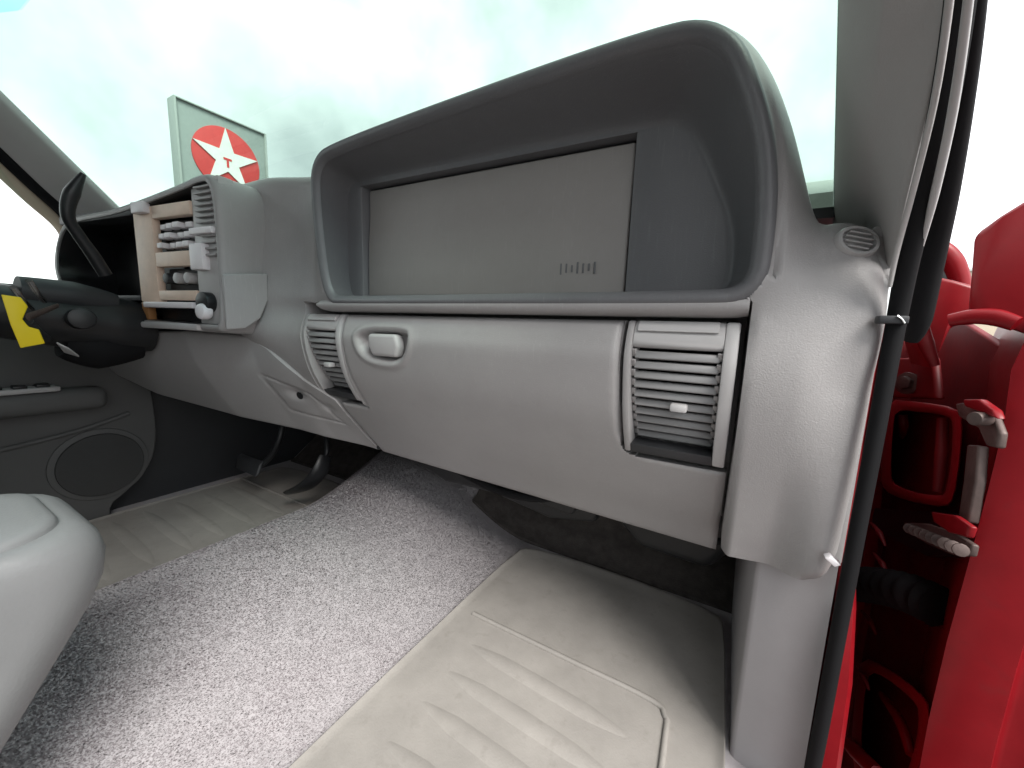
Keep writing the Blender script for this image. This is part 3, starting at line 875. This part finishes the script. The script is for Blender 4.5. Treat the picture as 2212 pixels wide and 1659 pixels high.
# radio: dark face with pale keys and knobs
rad = podbox('radio', .088, .214, .692, .756, -.06, -.026, BLACK, pd, bev=.003)
for r_ in range(3):
    for c in range(4):
        podbox('radio_key', .098 + c * .029, .118 + c * .029, .698 + r_ * .019, .709 + r_ * .019, -.028, -.006 - .004 * ((r_ + c) % 3), WHITEP, rad if False else pd, bev=.002)
podbox('heater_panel', .088, .214, .613, .659, -.06, -.028, DARK, pd, bev=.002)
for c in range(3):
    disc('heater_knob', pod(.115 + c * .036, .637, -.018), PW, .011, .022, LGREY if c < 2 else DARK, pd, n=18, bev=.002)
podbox('card_slot', .088, .26, .576, .588, -.06, .002, WHITEP, pd, bev=.002)
podbox('storage_slot', .088, .26, .545, .575, -.07, -.03, BLACK, pd, bev=.002)
podbox('bezel_clip', .218, .262, .768, .790, -.008, .006, WHITEP, pd, bev=.002)
# pocket with a round pale knob at the foot of the column
disc('lighter_socket', pod(.048, .588, -.004), PW, .020, .022, BLACK, pd, bev=.003)
disc('lighter_knob', pod(.046, .570, .004), PW, .0155, .020, WHITEP, pd, bev=.006)
# lower sill of the pod
podbox('pod_sill', .07, .45, .532, .545, -.06, .006, LGREY, pd, bev=.004)
# step on the pod's flank
fl_ = []
for z, o_ in ((.650, .0), (.648, .006), (.60, .0075), (.56, .006), (.535, .003)):
    pass
prism('flank_cover', [(-.854, .371, .641), (-.849, .450, .652), (-.849, .449, .60), (-.850, .432, .560), (-.853, .404, .539), (-.856, .372, .536)], (.0075, 0, 0), GREY, pd, bev=.005, seg=4)
# grille lumps on the far shoulder of the dash
for k in range(6):
    disc('shoulder_grip', pod(.655 + .010 * k, .70 - .014 * k, -.05), PU, .020 - .0015 * k, .008, LGREY, dash, n=20, bev=.003)

# ================================================================== STEERING COLUMN
scol = thing('steering_column', (-1.17, .30, .55), 'black steering column with shroud, stalks and column shift lever', 'steering column')
tube('column_shroud', [(-1.18, .36, .530), (-1.18, .30, .535), (-1.175, .22, .545), (-1.17, .14, .560)], [.054, .060, .055, .048], BLACK, scol, n=24)
tube('upper_cover', [(-1.16, .30, .580), (-1.155, .24, .590), (-1.15, .17, .596)], [.022, .030, .026], DARK, scol, n=18)
tube('lower_boot', [(-1.18, .335, .495), (-1.175, .27, .488), (-1.17, .22, .50)], [.035, .046, .030], RUBBER, scol, n=18)
pts = [atX(228, 594, -1.09), atX(200, 550, -1.085), atX(168, 505, -1.08), atX(147, 468, -1.075), atX(152, 425, -1.07), atX(180, 375, -1.06)]
sh = tube('shift_lever', pts, [.0105, .0105, .0095, .009, .010, .0115, .004], BLACK, scol, n=14)
disc('ignition_lock', (-1.10, .235, .548), (1, -.1, .05), .020, .04, BLACK, scol, bev=.004)
for k, (a, b) in enumerate((((28, 620), (68, 668)), ((62, 606), (95, 650)), ((60, 695), (100, 732)))):
    tube('stalk', [atX(*a, -1.02), atX((a[0] + b[0]) / 2, (a[1] + b[1]) / 2 + 3, -1.04), atX(*b, -1.08)], .0045 if k < 2 else .007, CHROME if k < 2 else DARK, scol, n=8)
# lower shroud edge, the light it catches painted in as pale grey
prism('shroud_lit_edge', [atX(122, 742, -1.08), atX(150, 756, -1.08), atX(172, 772, -1.10), atX(138, 762, -1.10)], (0, 0, .004), LGREY, scol, bev=.001)
# steering wheel (mostly beyond the picture's edge)
sw = thing('steering_wheel', (-1.17, .08, .62), 'black steering wheel hub at the picture edge', 'steering wheel')
wn = Vector((0, -.92, .39)).normalized(); wu = Vector((1, 0, 0)); wv = wn.cross(wu)
wc = Vector((-1.17, .055, .635))
rimv, rimf = [], []
for i in range(48):
    a = 2 * math.pi * i / 48; c = wc + (wu * math.cos(a) + wv * math.sin(a)) * .185; er = (wu * math.cos(a) + wv * math.sin(a))
    for k in range(10):
        b = 2 * math.pi * k / 10; rimv.append(c + er * (.014 * math.cos(b)) + wn * (.014 * math.sin(b)))
for i in range(48):
    for k in range(10): rimf.append((i * 10 + k, i * 10 + (k + 1) % 10, ((i + 1) % 48) * 10 + (k + 1) % 10, ((i + 1) % 48) * 10 + k))
mesh('wheel_rim', rimv, rimf, BLACK, sw)
disc('wheel_hub', wc - wn * .02, wn, .075, .05, DARK, sw, bev=.015)
for s in (-1, 1):
    tube('spoke', [wc + wu * s * .06 - wn * .02, wc + wu * s * .12 - wn * .012, wc + wu * s * .182], [.018, .014, .010], BLACK, sw, n=8)

# yellow tag on the key
yt = thing('key_tag', (-.98, .14, .50), 'yellow plastic tag hanging from the ignition key', 'tag')
prism('tag_plate', [atX(2, 636, -1.0), atX(44, 642, -1.0), atX(60, 662, -1.0), atX(48, 690, -1.0), atX(62, 706, -1.0), atX(84, 712, -1.0), atX(97, 742, -1.0), atX(44, 752, -1.0), atX(22, 700, -1.0)], (-.004, .001, 0), YEL, yt, bev=.0012)
tube('key_blade', [atX(60, 685, -1.0), atX(95, 672, -1.04), atX(125, 660, -1.08)], [.006, .005, .004], STEEL, yt, n=8, flat=(1, .4))

# ================================================================== PEDALS, UNDER-DASH
pb = thing('brake_pedal', (-1.10, .62, .05), 'dark brake pedal hanging under the driver side of the dash', 'pedal')
tube('pedal_arm', [atY(612, 900, .64), atY(604, 945, .62), atY(585, 985, .60), atY(556, 1012, .575)], [.010, .010, .009, .008], BLACK, pb, n=10)
prism('pedal_pad', [atY(512, 985, .575), atY(560, 1004, .57), atY(552, 1032, .555), atY(508, 1012, .56)], (0, .014, .008), DARK, pb, bev=.004)
pa = thing('accelerator_pedal', (-.95, .62, .03), 'black accelerator pedal beside the carpeted tunnel', 'pedal')
tube('pedal_arm', [atY(702, 930, .66), atY(706, 975, .645), atY(690, 1010, .63)], [.007, .007, .007], BLACK, pa, n=10)
tube('pedal_pad', [atY(703, 985, .635), atY(690, 1020, .615), atY(660, 1050, .60), atY(622, 1064, .59)], [.016, .022, .022, .012], BLACK, pa, n=12, flat=(.5, 1.2))
hv = thing('heater_box', (-.55, .75, .14), 'black heater box and ducts tucked under the glove box', 'heater box')
prism('duct_case', [(-.74, .69, .34), (-.74, .69, .225), (-.58, .70, .18), (-.44, .70, .185), (-.30, .70, .165), (-.20, .70, .185), (-.18, .70, .34)], (0, .20, 0), BLACK, hv, bev=.012)
prism('duct_elbow', [(-.60, .67, .26), (-.50, .665, .235), (-.36, .665, .215), (-.24, .665, .205), (-.22, .665, .24), (-.40, .665, .29), (-.60, .67, .29)], (0, .05, 0), BLACK, hv, bev=.006)
tube('wiring_harness', [(-.70, .665, .29), (-.60, .655, .275), (-.50, .65, .245), (-.40, .65, .225), (-.31, .65, .23), (-.22, .655, .26)], .009, RUBBER, hv, n=10)
tube('wiring_branch', [(-.25, .665, .25), (-.15, .665, .235), (-.06, .67, .225), (.03, .67, .235)], .006, RUBBER, hv, n=8)
prism('blower_case', [(-.17, .71, .34), (-.17, .71, .20), (-.12, .71, .155), (.0, .71, .15), (.035, .71, .20), (.035, .71, .34)], (0, .18, 0), BLACK, hv, bev=.02, seg=4)
for k in range(3):
    box('mounting_bracket', (-.62 + .21 * k, .665, .285 - .008 * k), (.012, .03, .05), BLACK, hv, bev=.002)

# ================================================================== FLOOR MATS
def mat_thing(name, x0, x1, y0, y1, label, ribs, ribx, corner):
    t = thing(name, ((x0 + x1) / 2, (y0 + y1) / 2, .0), label, 'floor mat', 'rubber floor mats')
    ou = chaikin([(x0, y0), (x1, y0), (x1, y1 - .06), (x1 - .03, y1), (x0 + .03, y1), (x0, y1 - .06)], 2)
    xs_ = lines((x0, x1, .02)); ys_ = lines((y0, y1, .02))
    # base sheet with slightly turned-up rim
    rings = []
    c = np.array([(x0 + x1) / 2, (y0 + y1) / 2])
    def rr(sc_, z): return [Vector((*(c + (p - c) * sc_), z)) for p in ou]
    loft('mat_base', [rr(1.0, .003), rr(.998, .012), rr(.990, .014), rr(.975, .0125), rr(.955, .0105), rr(.93, .010)], MATM, t, ang=60)
    # raised inner border line
    tube('border_ridge', [(ribx[0] - .04, ribs[0], .0105), ((ribx[0] + ribx[1]) / 2, ribs[0], .0105), (ribx[1] - .03, ribs[0], .0105), (ribx[1] - .005, ribs[0] - .015, .0105), (ribx[1], ribs[0] - .05, .0105),
                          (ribx[1] + .005, ribs[0] - .25, .0105), (ribx[1] + .005, y0 + .05, .0105)], .0045, MATM, t, n=8)
    for y in ribs[1:]:
        tube('rib', [(ribx[0], y + .004, .0085), ((ribx[0] + ribx[1]) / 2 - .02, y, .0085), (ribx[1] - .045, y - .006, .0085)], [.003, .0068, .0072, .0068, .003], MATM, t, n=10, flat=(.55, 2.2), ups=(0, 0, 1))
    return t
mat_thing('floor_mat', -.425, .046, -.30, .83, 'beige rubber mat with raised ribs in the near passenger footwell',
          (.553, .487, .425, .365, .30, .24), (-.345, -.028), 1)
mat_thing('floor_mat', -1.44, -1.0, -.30, .80, 'beige ribbed rubber mat in the far footwell below the pedals',
          (.64, .585, .51, .44, .37, .30, .23), (-1.40, -1.03), 1)

# ================================================================== CENTRE CONSOLE AND SEAT
st = thing('centre_console', (-.565, -.15, .11), 'smooth light grey padded centre console with a raised lid panel', 'console')
def plan(x0, x1, y0, y1, rad, z, n=9):
    o = []
    for cx, cy, a0 in ((x1 - rad, y1 - rad, 0), (x0 + rad, y1 - rad, 90), (x0 + .02, y0 + .02, 180), (x1 - .02, y0 + .02, 270)):
        rr_ = rad if a0 < 180 else .02
        for k in range(n):
            a = R(a0 + 90 * k / (n - 1)); o.append(Vector((cx + rr_ * math.cos(a), cy + rr_ * math.sin(a), z)))
    return o
rows = [(.05, -.02, .012), (.12, .004, .010), (.17, .026, .008), (.21, .050, .006), (.25, .074, .004), (.285, .094, .002), (.312, .105, .0), (.334, .1085, .0), (.350, .1055, .001), (.359, .100, .0035), (.3645, .094, .0075), (.3665, .087, .012)]
loft('console_body', [plan(-.668 + i_, -.474 - i_, -.45, y, .050, z) for z, y, i_ in rows], SEATM, st, ang=70)
lidr = [(.358, .083, .0200), (.3690, .083, .0200), (.3725, .0805, .0225), (.3738, .077, .026), (.3745, .068, .035)]
loft('console_lid', [plan(-.668 + i_, -.474 - i_, -.43, y, .042, z) for z, y, i_ in lidr], SEATM, st, ang=70)
bs = struct(prism('unseen_seat_back', [(-1.40, -.50, .10), (.06, -.50, .10), (.06, -.58, .80), (-.02, -.60, .98), (-.55, -.60, .98), (-.62, -.585, .82), (-.80, -.585, .82), (-.86, -.60, .98), (-1.34, -.60, .98), (-1.40, -.58, .80)], (0, -.14, 0), SEATM, None, bev=.03, seg=3))  # unseen backrest behind the camera, added to block light from the rear

# ================================================================== DRIVER DOOR
dd = thing('driver_door', (-1.50, .0, .02), 'dark grey driver door with armrest switches and round speaker', 'door')
DO = [(-.80, -.02), (.20, -.015), (.33, .04), (.41, .12), (.435, .22), (.43, .38), (.40, .55), (.36, .60), (-.80, .62)]
DOs = smooth_path([(a, b) for a, b in DO], 4, closed=True)
prism('door_panel', [(-1.455, a, b) for a, b in DOs], (-.05, 0, 0), DOORG, dd, bev=.012, seg=3)
box('armrest', (-1.425, .02, .345), (.075, .62, .055), DOORG, dd, bev=.02, seg=4)
swp = box('switch_plate', (-1.414, .19, .377), (.05, .12, .012), LGREY, dd, bev=.004)
for k in range(3):
    box('window_switch', (-1.412 + .004 * (k % 2), .155 + .035 * k, .386), (.03, .022, .008), BLACK, swp, bev=.003)
tube('armrest_crease', [(-1.452, -.4, .235), (-1.452, .0, .225), (-1.453, .25, .25), (-1.453, .38, .285)], .006, DOORG, dd, n=8)
sp = disc('speaker_ring', (-1.456, .315, .155), (1, 0, 0), .098, .012, DOORG, dd, n=40, bev=.004)
disc('speaker_grille', (-1.447, .315, .155), (1, 0, 0), .085, .010, GRILLE, sp, n=40, bev=.004)
box('window_ledge', (-1.478, -.20, .605), (.05, 1.1, .03), RUBBER, dd, bev=.008)
gl = mesh('window_glass', [(-1.485, -.75, .60), (-1.485, .36, .60), (-1.44, .15, 1.0), (-1.40, -.02, 1.18), (-1.40, -.75, 1.18),
                           (-1.489, -.75, .60), (-1.489, .36, .60), (-1.444, .15, 1.0), (-1.404, -.02, 1.18), (-1.404, -.75, 1.18)],
          [(0, 1, 2, 3, 4), (9, 8, 7, 6, 5)], DGLASS, dd)
# frame of the driver window: black seal and beige outer edge
def strip(name, px, xs_, r_, mat, parent, flat=(1, 1)):
    pts = [atX(*p, x) for p, x in zip(px, xs_)]
    d_ = (pts[0] - pts[1]); pts = [pts[0] + d_ * .6] + pts
    return tube(name, pts, r_, mat, parent, n=10, flat=flat)
strip('window_seal', [(0, 333), (70, 399), (140, 464), (176, 520)], [-1.45, -1.47, -1.49, -1.50], .012, RUBBER, dd)
strip('outer_frame', [(0, 362), (70, 428), (134, 486), (165, 540)], [-1.48, -1.50, -1.52, -1.53], .017, BEIGE, dd)

# ================================================================== PASSENGER DOOR (open) AND BODY AT THE HINGE
pdoor = thing('passenger_door', (.25, .55, .0), 'open red passenger door showing its painted hinge edge', 'door')
XE = .215
def e(px, py, dx=0.): return atX(px, py, XE + dx)
# inner skin: bright band that faces the cabin, swung wide open
bandL = [(2212 + 30, 690), (2190, 800), (2174, 921), (2140, 1060), (2100, 1210), (2050, 1390), (2010, 1560), (1985, 1690)]
rings = []
for p in bandL:
    a = atY(*p, .505)
    rings.append([a + Vector((.075, .25, 0)), a + Vector((.006, .016, 0)), a + Vector((.0, .004, 0)), a + Vector((.006, .0, 0)), a + Vector((.028, -.006, 0)), a + Vector((.040, -.008, 0)), a + Vector((.046, .002, 0)), a + Vector((.052, .004, 0)),
                  a + Vector((.075, -.004, 0)), a + Vector((.09, -.016, 0)), a + Vector((1.0, -.18, 0)), a + Vector((1.0, .0, 0)), a + Vector((.12, .25, 0))])
loft('door_shell', rings, RED, pdoor)
# upper corner of the door (mirror patch), rising towards the right
c = [atY(2103, 506, .56), atY(2160, 466, .555), atY(2240, 415, .545), atY(2330, 380, .53), atY(2330, 760, .53), atY(2240, 730, .535), atY(2150, 700, .545), atY(2088, 690, .56), atY(2096, 600, .56)]
prism('mirror_corner', c, (.03, .06, 0), RED, pdoor, bev=.006, seg=3)
tube('corner_ridge', [atY(2050, 692, .556), atY(2100, 684, .548), atY(2150, 686, .54), atY(2196, 700, .53)], [.0045, .0055, .006, .005], RED, pdoor, n=10, flat=(1.3, .8))
# hinge-side plate, deep in the gap
hpz = [(1800, 705), (2085, 700), (2180, 760), (2174, 921), (2100, 1210), (2010, 1560), (1985, 1720), (1740, 1720)]
def plate(name, px, dx, th, mat, parent, bev=.0015):
    return prism(name, [e(*p, dx) for p in px], (th, 0, 0), mat, parent, bev=bev)
prism('hinge_plate', [atX(p[0], p[1], .262) for p in hpz], (.01, 0, 0), REDD, pdoor, bev=.003)
def sleeve(name, px, inner, d0, d1, mat, parent):
    """pressed frame: rolled lip with walls running back into the door"""
    po = chaikin(px, 1); pi = chaikin(inner, 1)
    mid = (po + pi) / 2
    rings = [[e(*p, d1) for p in po], [e(*p, d0 + .003) for p in po], [e(*p, d0 + .0005) for p in po * .7 + mid * .3], [e(*p, d0) for p in mid],
             [e(*p, d0 + .0008) for p in pi * .8 + mid * .2], [e(*p, d0 + .004) for p in pi], [e(*p, d1) for p in pi]]
    return loft(name, rings, mat, parent, caps=False, ang=60)
UO = [(1916, 862), (1990, 868), (2066, 880), (2080, 905), (2076, 990), (2062, 1078), (2045, 1096), (1985, 1088), (1925, 1070), (1903, 1048), (1904, 1000), (1910, 930)]
UI = [(1936, 886), (1992, 890), (2050, 898), (2058, 915), (2056, 990), (2044, 1062), (2034, 1072), (1985, 1066), (1938, 1050), (1926, 1036), (1926, 1000), (1930, 930)]
fu = sleeve('pressed_frame', UO, UI, -.004, .045, RED, pdoor)
plate('pocket_floor', UI, .030, .003, REDD, fu, bev=0)
tube('pocket_rib', [e(1950, 895, .014), e(1952, 918, .018), e(1950, 945, .024)], [.005, .007, .003], RED, fu, n=8)
tube('pocket_bar', [e(2036, 905, .006), e(2034, 980, .006), e(2026, 1062, .006)], [.005, .006, .005], REDD, fu, n=8)
LO = [(1862, 1418), (1915, 1440), (1990, 1496), (2012, 1530), (2004, 1600), (1975, 1700), (1930, 1720), (1870, 1715), (1838, 1640), (1842, 1560), (1850, 1480)]
LI = [(1880, 1450), (1912, 1462), (1970, 1508), (1986, 1535), (1980, 1600), (1955, 1685), (1925, 1700), (1885, 1695), (1862, 1635), (1864, 1560), (1870, 1490)]
fl2 = sleeve('pressed_frame', LO, LI, -.004, .045, RED, pdoor)
plate('pocket_floor', LI, .030, .003, REDD, fl2, bev=0)
tube('pocket_rib', [e(1905, 1500, .012), e(1945, 1560, .008), e(1968, 1630, .008)], [.004, .006, .005], RED, fl2, n=8)
tube('lower_rib', [e(1815, 1590, -.012), e(1850, 1625, -.012), e(1900, 1675, -.01)], [.006, .010, .009], RED, pdoor, n=10)
# bolt with washer
bo = disc('hinge_bolt', e(1960, 828, .0), (-1, -.75, .1), .0155, .004, STEEL, pdoor, n=28, bev=.0012)
disc('bolt_head', e(1960, 828, .0) + Vector((-.004, -.003, .0004)), (-1, -.75, .1), .0098, .008, STEEL, bo, n=6, bev=.001)
plate('bolt_land', [(1915, 775), (2010, 770), (2020, 862), (1912, 858)], .006, .01, REDD, pdoor, bev=.004)
# upper hinge: worn strap plates and check link
ch = plate('check_strap', [(2062, 872), (2100, 866), (2140, 888), (2158, 935), (2152, 968), (2128, 962), (2112, 925), (2070, 900)], -.014, .006, STEEL, pdoor, bev=.002)
plate('check_link', [(2078, 862), (2112, 862), (2142, 884), (2150, 905), (2120, 892), (2082, 878)], -.020, .007, RED, ch, bev=.002)
plate('check_arm', [(2088, 960), (2112, 962), (2106, 1040), (2090, 1128), (2068, 1122), (2080, 1040)], -.010, .008, STEEL, ch, bev=.002)
disc('check_pin', e(2118, 905, -.022), (-1, -.6, 0), .006, .012, STEEL, ch, n=16, bev=.001)
# lower strap with its spring across the dark gap
hg = plate('hinge_strap', [(1950, 1128), (2000, 1130), (2060, 1150), (2098, 1175), (2092, 1200), (2050, 1196), (1995, 1172), (1958, 1148)], -.010, .006, STEEL, pdoor, bev=.002)
plate('strap_cover', [(2010, 1105), (2060, 1112), (2094, 1136), (2086, 1160), (2048, 1150), (2016, 1128)], -.018, .006, RED, hg, bev=.002)
hs = e(1965, 1142, -.014); he = e(2075, 1188, -.018)
for k in range(9):
    disc('spring_coil', hs.lerp(he, k / 8), (he - hs), .0060, .0022, STEEL, hg, n=12, bev=.0007)
plate('gap_shade', [(1890, 1098), (2060, 1108), (2090, 1130), (2090, 1200), (2000, 1200), (1880, 1140)], .012, .004, BLACK, pdoor, bev=0)  # black sheet, darkness of the gap put into its colour
# wiring boot between door and pillar
wb = [e(1850, 1262, -.02), e(1900, 1266, -.014), e(1965, 1282, -.004), e(2030, 1312, .012)]
bt_p = smooth_path(wb, 14); rr_ = [.021 + .003 * math.sin(i * 1.3) for i in range(len(bt_p))]
tube('wiring_boot', bt_p, rr_, RUBBER, pdoor, n=16, sm=0)
for px in ((1900, 1140), (1905, 1205), (1880, 1330), (1865, 1450)):
    tube('weld_flange', [e(px[0] - 18, px[1] - 10, -.006), e(px[0], px[1] + 12, -.008), e(px[0] + 12, px[1] + 40, -.006)], [.002, .004, .0015], REDD, pdoor, n=8)

# fender and cowl corner beyond the hinge
FEND = 1
fd = thing('front_fender', (.2, .75, .45), 'red front fender corner beyond the door hinge with a dark hollow', 'fender')
prism('fender_skin', [atY(1975, 600, .66), atY(2000, 592, .655), atY(2062, 605, .65), atY(2112, 618, .648), atY(2116, 700, .645), atY(2058, 704, .645), atY(2030, 760, .64), atY(2012, 800, .64), atY(1985, 700, .65)], (.01, .10, .0), RED, fd, bev=.006, seg=3)
arc = [atY(1985, 545, .80), atY(2008, 534, .80), atY(2036, 542, .80), atY(2058, 566, .80), (atY(2072, 600, .80)), atY(2080, 640, .80)]
tube('fender_edge', arc, [.010, .012, .012, .012, .011, .010], RED, fd, n=12)
prism('fender_hollow', [atY(1970, 555, .83), atY(2010, 545, .83), atY(2050, 575, .83), atY(2062, 640, .83), atY(1970, 660, .83)], (0, .01, 0), BLACK, fd, bev=.002)
loft('fender_side', [[(.225, y, .55), (.215, y, .58), (.14, y, .595), (.14, y, .585), (.205, y, .57), (.215, y, .54), (.235, y, .2), (.22, y, -.3), (.235, y, -.3), (.25, y, .2)] for y in (.86, 1.1, 1.5)], RED, fd)
tube('fender_flange', [atY(1990, 690, .60), atY(2000, 740, .60), atY(2020, 790, .60)], [.005, .007, .004], REDD, fd, n=8)
prism('fender_inner', [(.10, .88, -.3), (.34, .88, -.3), (.30, .88, .55), (.22, .88, .60), (.10, .88, .60)], (0, .02, 0), REDD, fd, bev=.002)

# ---------------- weather seals of the passenger door opening
wsl = thing('door_seal', (.12, .47, .02), 'black rubber seal running down the passenger door opening', 'door seal')
def vtop(px, y, py=0): return atY(px, py, y)
inner = [atY(2092, -190, .318), atY(2074, 0, .352), atY(2040, 220, .393), atY(1995, 420, .432), atY(1962, 560, .456), atY(1937, 690, .470), atY(1908, 850, .471), atY(1880, 1000, .472), atY(1842, 1200, .473), atY(1805, 1400, .474), atY(1768, 1600, .476), atY(1735, 1760, .478)]
tube('seal_bulb', inner, [.007, .007, .0075, .0078, .0075, .007, .0066, .0066, .0066, .0066, .0066, .0066], RUBBER, wsl, n=12, sm=5)
outer = [atY(2122, -190, .325), atY(2107, 0, .358), atY(2078, 220, .405), atY(2042, 420, .450), atY(2010, 560, .485), atY(1985, 690, .51), atY(1968, 735, .52)]
tube('seal_flap', outer, [.0045, .0050, .0062, .008, .0095, .009, .006], RUBBER, wsl, n=12, sm=5)
bead = [atY(2105, -190, .300), atY(2092, 0, .333), atY(2058, 240, .382), atY(2019, 420, .422), atY(1988, 540, .452)]
tube('seal_bead', bead, [.0018, .0022, .0026, .0026, .0014], LGREY, wsl, n=8, sm=5)
lip_ = [atY(2064, -190, .306), atY(2051, 0, .340), atY(2018, 220, .380), atY(1970, 420, .420), atY(1938, 540, .446), atY(1922, 620, .458)]
tube('seal_lip', lip_, [.0018, .002, .002, .002, .002, .0015], PILLAR, wsl, n=8, sm=5)
scl = box('seal_clip', atY(1926, 691, .462), (.020, .012, .007), DARK, wsl, bev=.0015)
tube('clip_edge', [atY(1938, 682, .455), atY(1947, 688, .455), atY(1954, 698, .456)], .0009, CHROME, scl, n=6)

# ================================================================== OUTSIDE
bd = thing('shed', (53, 150, -.55), 'small tan building far off beside the open red door', 'building')
prism('shed_wall', [(47, 150, -.55), (60, 150, -.55), (60, 150, 20), (47, 150, 19)], (0, 8, 0), BEIGE, bd, bev=.1)
prism('shed_roof', [(46.5, 149.5, 19), (60.5, 149.5, 20), (60.5, 149.5, 20.8), (46.5, 149.5, 19.8)], (0, 9, 0), BLDG, bd, bev=.05)

sg = thing('pylon_sign', (-20, 9.2, -.55), 'grey roadside sign with a red disc and white star seen through the windshield', 'sign')
prism('sign_panel', [(-20, 7.53, 4.0), (-20, 10.86, 4.0), (-20, 10.86, 9.03), (-20, 7.53, 9.03)], (-.5, 0, 0), SIGNG, sg, bev=.04)
for y0_, y1_, z0_, z1_ in ((7.47, 7.55, 3.9, 9.08), (10.84, 10.92, 3.9, 9.08)):
    box('panel_edge', (-20.2, (y0_ + y1_) / 2, (z0_ + z1_) / 2), (.62, y1_ - y0_, z1_ - z0_), SIGNE, sg, bev=.02)
box('panel_edge', (-20.2, 9.195, 9.05), (.60, 3.28, .06), SIGNE, sg, bev=.02)
dsk = disc('red_disc', (-19.98, 9.25, 7.33), (1, 0, 0), 1.30, .05, SIGNR, sg, n=64, bev=.01)
star = []
for k in range(10):
    a = math.pi / 2 + k * math.pi / 5; r_ = 1.29 if k % 2 == 0 else .46
    star.append((-19.95, 9.22 + r_ * math.cos(a), 7.32 + r_ * math.sin(a)))
prism('white_star', star, (.05, 0, 0), SIGNW, dsk, bev=.0)
# red letter T in the middle of the star
prism('star_letter', [(-19.895, 9.06, 7.40), (-19.895, 9.38, 7.40), (-19.895, 9.38, 7.31), (-19.895, 9.265, 7.31), (-19.895, 9.265, 7.02), (-19.895, 9.175, 7.02), (-19.895, 9.175, 7.31), (-19.895, 9.06, 7.31)], (.01, 0, 0), SIGNR, dsk, bev=.0)
for y in (8.0, 10.4):
    tube('sign_post', [(-20.25, y, -.55), (-20.25, y, 2), (-20.25, y, 4.1)], .12, BLDG, sg, n=12, sm=0)

cn = thing('canopy', (3.6, 30, -.55), 'pale green canopy roof edge far beyond the windshield pillar', 'canopy')
box('canopy_roof', (3.2, 32, 9.3), (9, 5, .7), BLDG, cn, bev=.05)
for x in (-.6, 6.6):
    tube('canopy_post', [(x, 32, -.55), (x, 32, 4), (x, 32, 9.0)], .2, BLDG, cn, n=12, sm=0)
